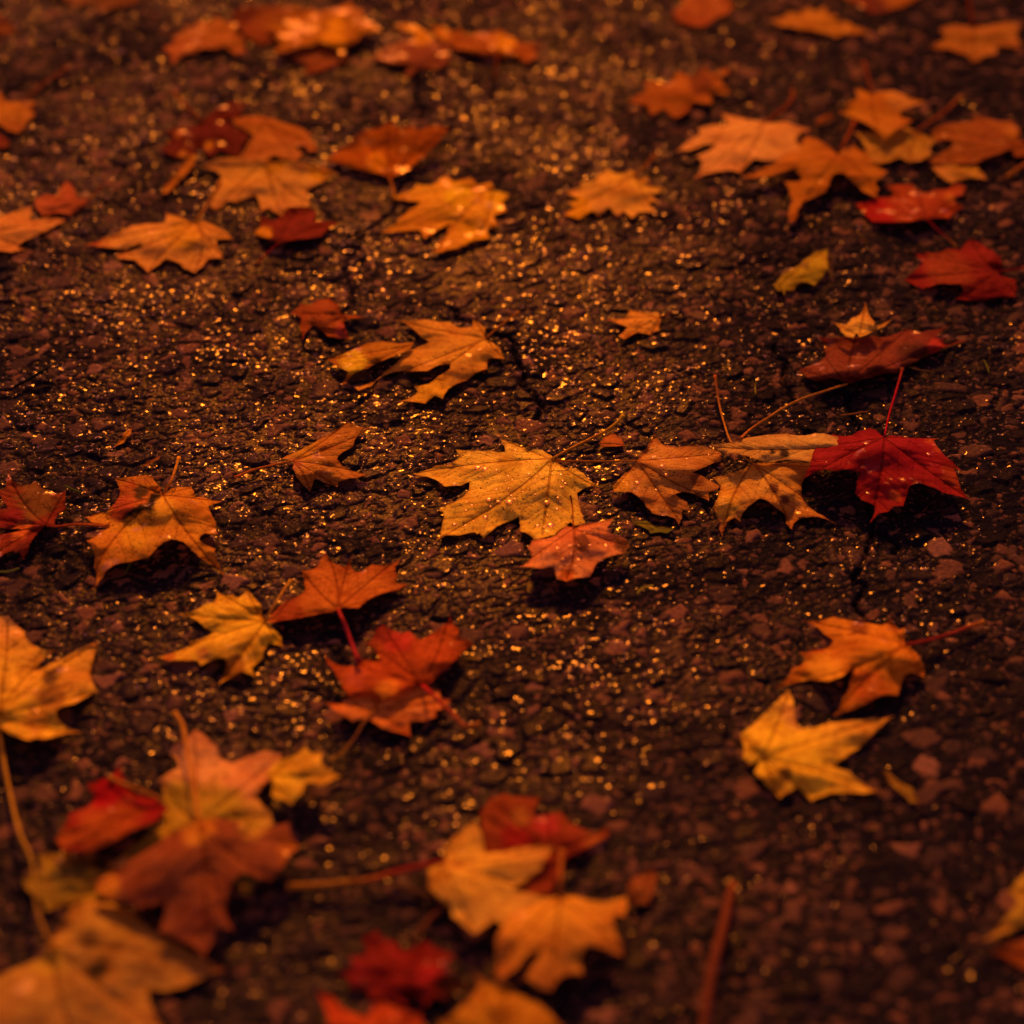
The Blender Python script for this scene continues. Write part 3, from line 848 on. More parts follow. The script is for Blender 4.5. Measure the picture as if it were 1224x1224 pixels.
leaf('deep crimson maple leaf folded open on the left of the heap', M8,
     [(640,360,1.4),(600,340),(540,320),(500,300),(470,212),(430,255),(385,270),(340,285),(370,330),(350,370),(270,400),(240,460),(215,502,.4),(250,550,.6),(340,555,.9),
      (410,530,1.1),(480,490,1.3),(560,450,1.4),(610,430,1.4),(660,385,1.4)],
     (645,350,1.4), [(462,222),(345,287),(222,500),(260,548)], (124,11,12), (134,26,14), z=.5, dome=.8, edge=.5, spots=.2,
     stem=[(640,350),(560,312,1.5),(500,292,1.4),(430,262,1.2)], stemcol=[(170,74,22),(160,80,24)], srad=.11,
     ctl=[(480,370,.7,1),(420,320,.9,1),(430,420,1.1,1),(340,450,1.0,1),(320,500,1.0,1)],
     tint=[(430,450,120,(150,50,14)),(420,320,70,(150,8,14)),(250,500,50,(150,50,14))])
leaf('russet brown maple leaf on top of the left heap, stalk pointing up', M8,
     [(780,425),(850,418),(930,428),(1000,462),(1060,450),(1130,433),(1140,480),(1172,530),(1130,570),(1100,620),(1060,662),(1010,650,.9),(950,630,1.3),(910,670,1.2),(885,740,.9),
      (890,800,.7),(912,858,.4),(850,845,.6),(835,900,.4),(800,962,.2),(740,910,.4),(680,890,.4),(620,862,.4),(640,800,.7),(650,740,.9),(600,760,.9),(540,770,.9),(480,745,1.0),(420,735,.9),
      (368,700,.8),(380,660),(450,625),(500,590),(560,550),(640,495),(710,455)],
     (775,428,1.8), [(1135,440),(1168,530),(1060,655),(800,950),(908,855),(372,698)], (124,46,24), (124,46,26), z=.8, dome=1.3, edge=.7, spots=.4,
     stem=[(775,430),(765,340,1.7),(745,230,1.7),(728,130,1.7),(712,50,1.6),(684,10,1.5)], stemcol=[(180,80,26),(180,82,26),(186,96,30)], srad=.12,
     tint=[(420,690,50,(176,84,24)),(780,450,70,(176,86,26)),(1140,550,60,(158,66,22)),(990,440,60,(186,100,34)),(760,820,80,(120,40,22))])  # the two spots on the fold paint the orange light there
leaf('small sunny yellow maple leaf at the right tip of the left heap', M8,
     [(1040,250),(1060,220),(1090,190),(1150,170),(1195,130),(1215,163),(1262,158),(1257,200),(1300,238),(1335,256),(1260,292),(1200,280),(1185,320),(1140,367),(1100,345),(1060,330),(1068,290)],
     (1050,255), [(1195,138),(1258,165),(1328,256),(1140,360)], (212,126,26), (206,120,34), z=.95, dome=.6, edge=.4, spots=.2)
leaf('very large faded brown maple leaf in the bottom left corner', M8,
     [(200,890),(230,840),(280,760),(350,738),(440,750),(520,780),(620,870),(700,910),(780,960),(888,1010),(790,1050),(720,1080),(650,1097),(580,1090),(590,1150),(640,1240),(560,1300),
      (300,1330),(100,1300),(-100,1300),(-200,1150),(-60,1050),(0,1030),(80,1000),(160,960)],
     (195,905,1.2), [(320,742),(880,1010),(630,1240),(300,1325),(-180,1150)], (158,84,32), (164,84,36), dome=1.1, edge=.4, spots=.8, srad=.115,
     stem=[(195,905),(150,800,1.0),(132,690,1.4),(128,600,1.5),(108,545,1.3),(75,470,1.0),(40,330),(15,200),(0,100),(-25,0)], stemcol=[(170,88,26),(150,84,24),(170,92,24),(176,92,26)],
     tint=[(380,1015,46,(50,26,14)),(345,890,50,(100,50,22)),(200,980,60,(176,98,28)),(480,850,80,(150,78,28))])

# ---- lower middle heap
leaf('dark red maple leaf at the back of the lower middle heap', M10,
     [(310,310),(295,200),(350,120),(420,100),(500,115),(602,118),(570,190),(560,212),(640,195),(700,190),(740,240),(800,270),(850,290),(922,263),(932,300),(850,350),(780,390),(720,420),
      (690,500),(650,590),(560,600),(480,580),(400,480),(340,400)],
     (640,400), [(350,125),(598,122),(925,280),(300,205)], (120,28,12), (128,40,14), dome=.8, edge=.4, spots=.3,
     tint=[(620,250,60,(150,28,26)),(480,320,80,(130,14,12)),(500,210,50,(140,58,18)),(860,310,60,(140,52,18))])
leaf('pale orange maple leaf with yellow and red stalk, lower middle heap', M10,
     [(40,450),(130,418),(120,370),(170,310),(240,250),(280,232),(310,290),(330,390),(400,385),(500,362),(580,356),(664,350),(640,400),(600,470),(520,530),(465,570),(560,592),(640,605),(600,660),
      (480,710),(430,700),(410,740),(370,720),(310,760),(270,784),(210,735),(165,700),(150,650),(90,600),(50,560)],
     (120,440), [(275,240),(660,352),(275,778),(630,608),(60,555)], (196,108,36), (200,110,44), z=.55, dome=.8, edge=.35, spots=.3,
     stem=[(120,432),(20,450),(-100,480,.5),(-240,520),(-380,535),(-500,548),(-640,552)], stemcol=[(160,24,18),(166,34,18),(180,90,22),(176,84,20)], srad=.14)
leaf('orange maple leaf with drooping lobes in front of the lower middle heap', M10,
     [(690,600),(760,598),(840,620),(930,625),(1012,598),(1022,640),(1010,702),(950,690),(960,760),(1000,840,.4),(1000,892,.2),(950,880,.5),(880,850,1.0),(820,845,1.2),(795,890,1.0),(800,982,.6),(720,985,.7),
      (680,1010,.6),(650,1064,.3),(590,1050,.4),(520,1002,.5),(560,930,.9),(600,860,1.2),(540,880,1.1),(490,950,.7),(420,1000,.3),(368,988,.2),(375,880,.5),(380,800),(430,700),(480,670),(560,640),(640,610)],
     (690,605,1.2), [(1010,605),(995,885),(640,1055),(375,985)], (188,96,26), (176,80,26), z=.7, dome=1.2, edge=.6, spots=.3,
     stem=[(690,602),(692,540,1.9),(695,470,1.9),(697,385,1.8)], stemcol=[(160,70,22),(160,66,20),(150,60,20)], srad=.14)
leaf('blurred scarlet maple leaf near the bottom edge, left of middle', M9,
     [(345,830),(420,800),(450,840),(500,850),(540,895),(590,870),(640,845),(690,880),(775,915),(730,960),(760,1000),(850,1050),(770,1075),(730,1120),(680,1095),(640,1145),(580,1110),(540,1150),(470,1105),(390,1110),(360,1070),(290,1070),(300,1030),(240,990),(310,950),(290,920),(375,905)],
     (560,1000), [(365,835),(620,862),(825,1050),(265,995),(560,1138)], (120,16,12), (110,18,14), dome=.9, edge=.4, spots=.3,
     tint=[(650,1000,45,(150,20,24)),(340,1000,50,(130,20,24)),(770,1050,90,(50,10,8)),(560,1090,60,(92,8,8))])
leaf('red orange maple leaf cut by the bottom edge, below the scarlet leaf', M9,
     [(148,1078),(220,1100),(290,1170),(370,1195),(400,1130),(450,1118),(520,1160),(612,1168),(630,1240),(600,1320),(400,1350),(300,1330),(190,1260),(195,1180)],
     (420,1330), [(155,1082),(430,1122),(612,1172)], (166,52,14), (170,44,14), z=.4, dome=.8, edge=.4, spots=.2)
leaf('amber orange maple leaf cut by the bottom edge, right of the scarlet leaf', M9,
     [(690,1210),(760,1180),(830,1110),(870,1060),(848,985),(900,1010),(960,1040),(1000,1030),(1060,1090),(1140,1120),(1200,1170),(1265,1240),(1240,1330),(900,1350),(740,1290)],
     (1000,1340), [(695,1212),(850,992),(1000,1035),(1260,1240)], (164,84,16), (160,76,18), z=.35, dome=.9, edge=.4, spots=.3)
leaf('small rust orange leaf scrap alone right of the lower middle heap', M10,
     [(1030,600),(1020,560),(1040,510),(1100,490),(1140,468),(1172,500),(1150,590),(1120,642),(1060,642)],
     (1060,640), [(1140,475),(1035,515)], (140,60,26), (132,52,24), dome=.6, edge=.3, name='leaf_fragment', cat='leaf scrap', group=None)

# ---- lower right
leaf('orange maple leaf with a straight red stalk, right side below the crimson leaf', M11,
     [(795,240),(802,180),(770,190),(740,142),(700,170),(640,160),(570,150),(490,133),(430,150),(348,150),(400,165),(440,200),(490,235),(470,265),(400,280),(342,288),(370,320),(350,345),
      (310,355),(280,410),(236,447),(320,420),(390,405),(470,412,1.2),(530,390,1.3),(582,348,1.2),(560,410,.9),(530,480,.5),(488,562,.1),(560,540,.5),(620,515,.7),(690,475,.9),(740,470,.8),(770,472,.6),
      (790,400),(820,375),(882,392),(880,340),(850,290),(812,256)],
     (800,254,1.1), [(740,150),(355,151),(242,445),(492,556),(880,386)], (184,84,16), (172,74,16), wet=0.5, dome=1.1, edge=.4, spots=.4,
     stem=[(800,255),(900,235),(1000,205),(1080,175),(1135,158)], stemcol=[(140,28,18),(140,30,22),(150,44,24),(170,80,20)], srad=.12,
     tint=[(415,290,36,(150,16,14)),(600,180,40,(130,50,14)),(450,380,90,(206,108,26)),(640,440,90,(170,62,14))])
leaf('clean yellow maple leaf with pointed lobes and a dark spot, lower right', M11,
     [(88,640),(150,590),(210,530),(260,480),(300,446),(320,500),(325,570),(345,615),(400,612),(470,590),(560,580),(650,572),(755,558),(690,610),(640,660),(600,700),(540,740),(490,780),
      (560,800),(600,840),(694,886),(620,895),(540,890),(450,905),(395,927),(360,890),(335,868),(300,885),(260,914),(200,860),(150,800),(165,760),(180,745),(130,774),(100,740),(105,690)],
     (185,742), [(92,640),(302,452),(748,561),(688,886),(395,922),(262,908)], (210,124,26), (204,114,38), dome=.9, edge=.35, spots=.15,
     tint=[(285,805,30,(100,50,18)),(310,560,50,(196,104,48))])
leaf('dull yellow maple leaf poking in at the lower right edge', M12,
     [(1240,690),(1200,720),(1170,760),(1200,790),(1160,850),(1100,920),(1028,946),(1120,927),(1180,900),(1240,880),(1330,860),(1380,760),(1320,690)],
     (1360,780), [(1035,944),(1175,762),(1240,695)], (160,92,26), (160,86,26), z=.3, dome=.7, edge=.35)
leaf('rust red maple leaf under the dull yellow one at the right edge', M12,
     [(1108,970),(1160,932),(1240,920),(1330,930),(1350,1050),(1260,1062),(1200,1020)],
     (1345,1000), [(1112,970),(1262,1055)], (130,48,16), (120,44,16), dome=.5, edge=.3)

# ---- upper band, middle distance
leaf('peach orange maple leaf with deep lobes left above the yellow leaf with drops', T7,
     [(1095,325),(1095,270),(1060,240),(1028,222),(1025,265),(960,270),(910,240),(850,240),(790,228),(615,231),(680,250),(730,290),(760,320),(800,345),(740,370),(690,395),(640,440),
      (580,490),(520,545),(470,565),(408,580),(430,599),(500,575),(565,520),(620,500),(700,500),(790,497,.9),(850,465,1.0),(908,458,1.0),(910,482,.9),(850,520,.6),(800,560),(720,575),(740,600),(710,630),
      (646,653),(780,667),(830,625),(872,642),(900,590),(950,560),(1000,545),(1040,510),(1105,485),(1110,430),(1195,432),(1172,375),(1130,345)],
     (1098,325), [(622,232),(415,588),(655,654),(1188,428),(1032,228)], (192,100,30), (186,94,32), dome=.8, edge=.35, spots=.4,
     stem=[(1098,324),(1160,270),(1224,220),(1265,190)], stemcol=[(150,60,16),(160,74,18)], srad=.085,
     tint=[(820,620,110,(196,104,20))])
leaf('curled amber leaf with a wet golden highlight, left of the peach orange leaf', T7,
     [(262,435),(340,410),(410,380),(470,350),(560,340),(640,352),(722,343),(700,388),(640,410,1.2),(560,442,1.2),(480,482,1.0),(410,507,.7),(370,560,.4),(343,567,.3),(378,500),(310,470)],
     (700,360), [(268,436),(345,562)], (160,76,14), (150,66,14), wet=0.9, dome=1.0, edge=.6, spots=.3, tint=[(400,450,70,(206,126,20))])  # the golden highlight is painted here as a brighter patch
leaf('folded orange brown maple leaf with a trailing thin stalk, left of centre', T7,
     [(90,965),(28,955),(60,935),(150,895),(230,850),(300,810),(372,757),(430,785),(502,796),(450,820),(415,850),(405,890),(350,920),(320,950),(340,985),(390,1015),(484,1036),(420,1055),(370,1060),(325,1075),(320,1102),
      (250,1080),(205,1060),(190,1095),(180,1127),(140,1090),(105,1050),(85,1000)],
     (88,966,.9), [(378,762),(498,797),(478,1036),(320,1098),(180,1122)], (170,82,28), (160,72,24), wet=0.5, dome=1.0, edge=.4, spots=.6,
     stem=[(88,966),(0,984),(-110,1010),(-215,1052)], stemcol=[(200,86,28),(200,76,26)], srad=.075, tint=[(110,980,36,(170,74,50)),(150,900,70,(186,96,24))])
leaf('small rusty maple leaf with narrow lobes, left above the peach orange leaf', T7,
     [(72,197),(130,140),(180,150),(210,130),(280,112),(330,150),(350,200),(410,203),(468,215),(390,222),(350,238),(370,290),(392,332),(320,325),(270,315),(230,280),(200,255),(160,290),(135,340),(125,260),(130,213)],
     (350,205), [(78,197),(136,334),(388,328),(285,118)], (140,48,14), (130,40,12), dome=.9, edge=.35, tint=[(350,285,40,(150,40,30))])
leaf('tiny ochre maple leaf alone on glittering stones above the centre', T5,
     [(945,1110),(1010,1110),(1030,1078),(1080,1085),(1130,1090),(1137,1110),(1130,1150),(1100,1165),(1050,1160),(1008,1182),(988,1170),(1020,1140)],
     (1128,1105), [(950,1111),(1032,1082),(1008,1178),(1100,1162)], (212,114,40), (202,102,34), dome=.5, edge=.3, srad=.06,
     stem=[(1128,1107),(1150,1100),(1170,1088)], stemcol=(120,40,14))
leaf('small yellow green birch shaped leaf standing on edge, upper right', T8,
     [(542,1140),(590,1080),(650,1050),(700,1010),(760,970),(832,943),(834,1060),(790,1110),(760,1142),(720,1125),(680,1130),(650,1167),(600,1167),(570,1170)],
     (570,1150), [(826,950)], (150,92,14), (160,96,14), dome=.7, edge=.4, name='birch_leaf', group=None, spots=1.0, srad=.05,
     stem=[(575,1150),(595,1165),(602,1190)], stemcol=(150,90,20), tint=[(715,1045,18,(90,50,14))])

# ---- upper right group
leaf('peach tan maple leaf with long pointed left lobes, upper right', T8,
     [(490,285),(430,275),(380,265),(320,250),(266,236),(300,280),(290,305),(230,300),(148,320),(160,350),(100,385),(30,442),(110,435),(180,405),(238,400),(200,440),(142,465),(170,500),(160,550),
      (126,592),(190,560),(260,545),(330,540),(372,552),(400,520),(450,480),(500,490),(560,490),(640,460),(700,420),(660,380),(690,340),(755,330),(680,310),(600,285),(540,290)],
     (500,290), [(272,240),(36,440),(132,588),(370,548),(745,330)], (206,108,54), (200,102,54), dome=.8, edge=.3, spots=.3,
     stem=[(500,287),(560,245),(620,195),(648,150),(640,125)], stemcol=[(150,50,16),(140,40,16),(150,60,18)], srad=.12)
leaf('burnt orange maple leaf overlapping the peach tan leaf, upper right', T8,
     [(880,455),(830,410),(780,380),(718,358),(690,390),(680,430),(600,460),(540,510),(460,545),(366,576),(440,582),(530,572),(600,545,.9),(660,528,1.0),(690,570,.8),(680,597,.6),(595,597,.4),(625,640),(640,690),(625,745),
      (630,812),(660,800),(672,750),(700,705),(760,680),(820,652),(840,590,1.0),(870,553,1.3),(910,553,1.3),(960,600,.9),(1010,650,.6),(1092,687,.2),(1080,600),(1142,548),(1090,520),(1050,480),(1010,440),(960,408),(910,430)],
     (880,458,1.2), [(720,364),(372,576),(642,805),(1087,682),(1135,549)], (166,74,12), (160,68,14), z=.5, dome=1.2, edge=.4, spots=.3,
     stem=[(880,455),(905,412,1.4),(930,370,1.3),(968,285,1.2)], stemcol=[(150,56,14),(140,44,16)], srad=.11)
leaf('dull tan maple leaf underneath the bright orange one, upper right', T9,
     [(560,490),(500,460),(440,480),(380,500),(300,500),(180,498),(230,540),(260,600),(240,662),(330,692),(400,680),(470,655),(520,682),(600,672),(664,632),(650,590),(692,545),(620,515),(575,500)],
     (565,495), [(185,500),(245,660),(520,680),(655,630),(688,546)], (164,88,24), (168,86,30), z=.25, dome=.5, edge=.3, spots=.3,
     stem=[(566,494),(660,430),(760,360),(830,290),(862,290)], stemcol=[(140,50,16),(140,46,18),(160,80,24)], srad=.13)
leaf('bright orange maple leaf with a light right lobe tip, upper right', T9,
     [(300,265),(230,235),(190,238),(210,290),(128,330),(160,365),(86,375),(170,405),(240,435,1.1),(300,470,1.2),(340,510,1.2),(365,550,1.1),(400,522,1.2),(440,490,1.2),(500,450,1.1),(552,430,1.0),(480,410),(470,370),
      (540,340),(614,322),(600,305),(540,295),(480,265),(430,246),(340,255)],
     (303,270), [(192,242),(92,376),(365,545),(548,430),(608,315)], (172,78,10), (164,76,16), z=.75, dome=.9, edge=.4, spots=.2,
     stem=[(303,268),(275,170),(248,78)], stemcol=[(120,40,14),(120,40,16)], srad=.11, tint=[(470,300,90,(186,92,34))])
leaf('brown orange maple leaf with ragged edge, cut by the right edge', T9,
     [(655,490),(740,450),(850,440),(930,425),(886,370),(960,405),(1060,430),(1150,430),(1202,480),(1190,550),(1240,560),(1280,640),(1170,652,1.2),(1150,600,1.2),(1080,630,1.2),(1000,652,1.1),(940,687,.9),(870,697,.6),(780,690),
      (680,692),(638,670),(700,640),(760,600),(800,568),(780,548),(720,545),(690,572)],
     (1165,590,1.2), [(892,376),(660,490),(645,670),(1200,480)], (130,48,12), (136,54,14), dome=1.0, edge=.5, spots=.3,
     stem=[(1165,590),(1230,570),(1300,560)], stemcol=[(120,24,14),(110,20,14)], srad=.09, tint=[(1170,500,50,(170,80,18))])
leaf('little yellow maple leaf between the brown orange and red orange ones', T9,
     [(662,710),(740,683),(830,700),(940,703),(1006,787),(920,780),(850,785),(790,812),(740,790),(700,760)],
     (940,710), [(668,710),(790,808),(1000,785)], (170,92,24), (176,88,36), dome=.5, edge=.3)
leaf('red orange maple leaf with crimson left lobe and thin red stalk, right', T9,
     [(635,1030,1.2),(590,1030,1.2),(530,1045,1.1),(420,1050,.9),(300,1045,.6),(250,1000),(190,938),(260,925),(310,900),(420,895),(420,860),(370,822),(450,820),(542,818),(580,850),(620,870),(680,850),(750,850),(822,812),(874,838),
      (850,880),(800,900),(810,935),(868,945),(800,985),(770,1025,.9),(700,1020,1.1)],
     (635,1030,1.2), [(196,940),(378,826),(545,822),(868,842),(862,945)], (140,36,12), (146,40,12), wet=0.5, dome=.8, edge=.35, spots=.2,
     ctl=[(500,950,.8,1),(650,930,.8,1),(300,980,.6,1),(550,880,.4,1)],
     stem=[(637,1032),(690,1090),(750,1140),(815,1200)], stemcol=[(140,14,18),(130,16,18),(150,70,20)], srad=.07, tint=[(320,980,110,(150,12,12)),(770,900,34,(170,70,20))])
leaf('ruby red maple leaf with its stalk leaving the right edge', T6,
     [(1130,945),(1150,960),(1200,975),(1197,1034),(1140,1035),(1060,1047),(983,1043),(1015,1015,.7),(1000,990,1.0),(930,988,1.0),(870,1007),(806,975),(845,940),(870,915),(843,884),(920,880),(960,865),(1000,870),(1040,830),(1080,850),
      (1145,895),(1152,930)],
     (1130,947,1.1), [(1195,1030),(988,1042),(810,975),(848,886),(1040,836),(1140,895)], (110,14,10), (118,13,12), dome=1.0, edge=.4, spots=.3,
     stem=[(1130,947),(1180,940),(1224,932),(1275,925)], stemcol=[(130,14,18),(120,12,18)], srad=.08, tint=[(960,940,80,(126,34,14))])

# ---- upper left group
leaf('tan orange maple leaf with its far edge curled up and lit gold, upper left', T2,
     [(286,655),(360,610,1.2),(440,600,1.5),(560,612,1.6),(680,625,1.6),(800,625,1.6),(900,640,1.4),(980,665,1.0),(1060,695,.5),(1000,720),(930,760),(880,790),(890,830),(902,882),(820,880),(770,890),(740,934),(690,910),(660,890),
      (615,912),(610,850),(590,815),(540,830),(480,855),(430,850),(366,902),(330,880),(360,820),(370,760),(400,710),(370,680)],
     (640,640,1.3), [(292,655),(368,898),(735,930),(898,878),(1052,695)], (194,102,36), (188,94,42), wet=0.4, dome=.9, edge=.35, spots=.2,
     tint=[(700,628,60,(206,104,14)),(960,670,70,(206,104,14))])  # light on the curled far rim, painted in as gold
leaf('orange brown maple leaf with holes behind the tan orange one, upper left', T2,
     [(450,390),(540,370),(640,375),(760,410),(860,440),(900,470),(945,562),(890,572),(870,540),(808,538),(862,580),(820,622),(740,612),(700,590),(660,617),(560,640),(492,640),(540,540),(580,480),(500,430)],
     (640,395), [(455,392),(940,560),(500,635),(820,620)], (164,70,16), (168,74,26), dome=.9, edge=.5, spots=.2)
leaf('dark wine red maple leaf with gold lit edges, upper left', T2,
     [(270,420),(320,370),(380,320),(450,290),(534,288),(520,340),(480,380),(410,395),(500,440),(562,480),(520,540),(490,602),(440,580),(390,560),(330,602),(280,540),(230,602),(140,602),(56,560),(90,520),(130,480),(66,460),(120,440),(200,440)],
     (290,405), [(528,292),(555,482),(490,596),(232,598),(62,560)], (92,12,8), (88,14,8), wet=0.6, dome=.8, edge=.4, spots=.2,
     stem=[(290,402),(240,355),(200,320),(132,240,.8)], stemcol=[(110,24,12),(110,26,12),(170,70,14)], srad=.13,
     tint=[(160,470,30,(150,60,14)),(330,535,26,(190,90,14)),(180,590,28,(160,70,14))])  # gold light on the edges is put into the colour
leaf('narrow strip of orange leaf curled beside the dark wine red leaf', T2,
     [(58,802),(100,740),(170,660),(222,588),(268,586),(220,680),(150,750),(92,808)],
     (245,592), [(70,800)], (160,72,10), (160,72,14), dome=.9, edge=.6, name='leaf_fragment', cat='leaf scrap', group=None, sideveins=False)
leaf('dark red maple leaf with gold left edge and thin red stalk, upper left', T2,
     [(578,1040),(620,990),(620,928),(690,960),(740,930),(780,880),(890,878),(932,910),(920,960),(1066,965),(1000,1010),(960,1047,.8),(880,1060,1.0),(790,1070,1.1),(730,1082,1.1),(660,1060,1.1)],
     (727,1078,1.1), [(582,1040),(622,934),(840,880),(1060,966)], (108,18,10), (112,20,10), dome=.7, edge=.35, spots=.2,
     ctl=[(760,1000,.8,1),(850,980,.6,1),(680,1010,.9,1)],
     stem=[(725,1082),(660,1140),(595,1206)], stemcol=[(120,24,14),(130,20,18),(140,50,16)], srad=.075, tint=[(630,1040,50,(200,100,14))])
leaf('spread tan maple leaf with a thin crack between lobes, left', T1,
     [(1000,900),(940,870),(862,848),(860,900),(760,905),(680,920),(600,960),(500,1000),(438,1017),(560,1032),(660,1042),(745,1005,.8),(700,1045),(606,1067),(620,1090),(700,1095),(740,1130),(772,1164),(800,1140),(870,1090),(930,1110),(960,1140),
      (1020,1164),(1060,1130),(1090,1090),(1166,1085),(1140,1030),(1130,990),(1224,986),(1170,940),(1110,910),(1060,890)],
     (1022,897), [(446,1016),(612,1076),(771,1158),(1018,1160),(1160,1083),(1216,985),(863,853)], (200,106,40), (194,98,44), dome=.9, edge=.35, spots=.2,
     stem=[(1022,895),(1060,840),(1100,775),(1150,690)], stemcol=[(160,74,14),(150,64,14)], srad=.1, tint=[(960,960,90,(196,102,22)),(470,1015,60,(160,60,26))])
leaf('small pinkish red maple leaf near the left edge', T1,
     [(180,780),(230,750),(300,760),(320,710),(350,676),(390,720),(400,770),(485,775),(420,830),(370,862),(300,850),(220,867),(190,830)],
     (470,778), [(186,782),(350,682),(370,858),(222,864)], (160,58,28), (164,60,30), dome=.6, edge=.35, srad=.08, stem=[(468,777),(500,745),(526,718)], stemcol=(120,30,14))
leaf('tan maple leaf with pointed right lobe, cut by the left edge', T1,
     [(-90,880),(0,870),(80,840),(166,812),(160,890),(250,875),(348,885),(280,925),(200,965),(120,1000),(90,1030),(144,1040),(60,1057),(0,1047),(-100,1080)],
     (-80,960), [(162,818),(340,886),(140,1040),(-90,885)], (194,96,42), (190,92,44), dome=.7, edge=.35)
leaf('blurred ochre maple leaf at the left edge, highest on that side', T1,
     [(-80,190),(0,218),(40,270),(120,265),(194,270),(160,310),(187,330),(150,370),(100,434),(40,420),(0,390),(-80,350)],
     (122,268), [(185,330),(100,430),(-70,200)], (170,78,18), (164,72,22), dome=.7, edge=.35, srad=.12, stem=[(122,266),(180,215),(250,160),(350,92)], stemcol=[(120,40,14),(130,46,12)])
leaf('scrap of dark red leaf at the left edge under the blurred ochre leaf', T1,
     [(-20,418),(20,450),(54,490),(20,512),(-30,502)], (-25,460), [(50,488)], (110,26,12), (120,40,12), dome=.5, edge=.3, name='leaf_fragment', cat='leaf scrap', group=None, sideveins=False)

# ---- top row
leaf('blurred pinkish orange maple leaf curling at the ends, top left', T3,
     [(20,272),(85,235),(75,205),(140,180),(140,140),(200,150),(225,115),(290,125),(320,90),(370,118),(455,128),(430,165),(450,195),(490,225),(470,250),(490,286),(430,306,.6),(390,275),(370,262,1.0),(320,275,1.2),(245,272,1.2),(215,300),(160,300,.9),(110,335,.5),(74,370,.2),(65,310)],
     (440,140), [(32,272),(80,356),(430,298),(478,240)], (160,68,16), (164,66,28), wet=0.6, dome=1.1, edge=.5)
leaf('dark rusty maple leaf behind the two bright ones, top left', T3,
     [(396,80),(480,28),(600,38),(720,28),(830,50),(850,110),(760,170),(680,222),(560,252),(480,200),(440,150)],
     (800,70), [(402,82),(560,248),(600,42)], (134,52,8), (130,40,10), dome=.9, edge=.5, tint=[(480,60,90,(90,20,8))])
leaf('glowing orange maple leaf with bright wet highlights, top left', T3,
     [(635,128),(700,128),(740,70),(790,100),(860,40),(890,62),(980,50),(1030,30),(1085,5),(1105,50),(1145,50),(1160,110),(1200,125),(1265,172),(1190,180),(1140,192),(1100,240),(1060,262),(1030,318),(1000,275),(960,255,1.2),(900,232,1.2),(860,262),(800,262,1.0),(720,290),(640,302,.6),(690,240),(650,215),(670,180),(596,150)],
     (1130,170), [(650,294),(1080,15),(1028,306),(606,150),(862,48)], (172,76,8), (166,72,10), z=.5, wet=1.0, dome=1.0, edge=.5, tint=[(980,230,70,(220,106,6)),(1000,130,50,(214,106,6))])  # both patches are painted highlights, besides the wet gloss
leaf('dull rose maple leaf below the glowing orange one, top left', T3,
     [(722,320),(830,290),(920,258),(980,290),(1074,300),(1062,340),(980,372),(900,402),(806,418),(840,362),(790,350)],
     (1000,280), [(728,321),(810,415),(1070,305)], (140,54,20), (138,50,22), dome=.6, edge=.35)
leaf('dusky rose maple leaf with gold upper rim, top middle', T4,
     [(126,345),(190,300),(280,262),(370,240),(392,205),(300,178),(252,152),(340,143),(430,173),(490,213),(540,250),(604,290),(600,350,.9),(570,402,.8),(520,422,.6),(450,412,.6),(400,422,.5),(348,478,.2),(316,450),(380,390,.9),(330,387,1.0),(230,387,.8)],
     (560,270), [(132,344),(258,153),(345,472),(520,418)], (130,46,24), (132,48,22), wet=0.7, dome=1.0, edge=.5,
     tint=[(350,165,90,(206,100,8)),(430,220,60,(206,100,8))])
leaf('wet rusty orange maple leaf sparkling with highlights, top middle', T4,
     [(490,148),(540,170),(565,155),(590,185),(640,190),(665,172),(690,205),(745,215),(760,190),(820,205),(860,190),(925,182),(945,215),(1005,230),(1020,262),(1085,262),(1175,277),(1095,305),(1150,335),(1060,386,.6),(1010,350),(960,338,1.1),(920,350),(880,328,1.2),(840,345),(800,330,1.2),(760,335),(700,308,1.1),(640,302,1.0),(600,268),(560,255),(505,205)],
     (880,320,1.2), [(502,153),(925,192),(1162,276),(1060,378),(600,190)], (150,54,8), (160,66,8), wet=1.2, dome=1.0, edge=.5, srad=.12,
     stem=[(885,330),(885,400,.6),(872,480)], stemcol=[(110,34,10),(90,24,12)], tint=[(940,250,70,(206,100,8)),(560,190,60,(190,86,8))])  # highlights painted in as two brighter orange patches
leaf('upright translucent orange maple leaf folded along its midrib, upper middle', T4,
     [(240,1087,.4),(180,1062,.6),(100,1050,.8),(0,1022,.9),(-60,1002,.9),(-165,980,.5),(-100,930,1.2),(0,870,2.0),(60,800,2.8),(120,788,2.6),(190,770,2.9),(228,738,3.2),(290,780,2.9),(360,768,2.9),(420,790,2.8),(480,768,2.9),(550,768,2.8),(604,778,2.6),
      (540,850,2.1),(480,912,1.6),(400,992,1.0),(320,1052,.6)],
     (230,1083,.4), [(-155,980),(65,805),(226,745),(420,790),(595,780)], (176,66,6), (166,60,8), wet=0.6, dome=1.2, edge=.5, wrinkle=.7, srad=.1,
     ctl=[(150,900,1.4,1),(300,900,1.9,1),(100,950,1.3,1),(250,1000,1.0,1),(60,980,1.2,1)],
     stem=[(232,1085,.5),(255,1150,.5),(262,1215,.4)], stemcol=[(150,60,8),(180,84,10)], tint=[(150,990,60,(220,100,8)),(90,850,60,(190,74,8))])
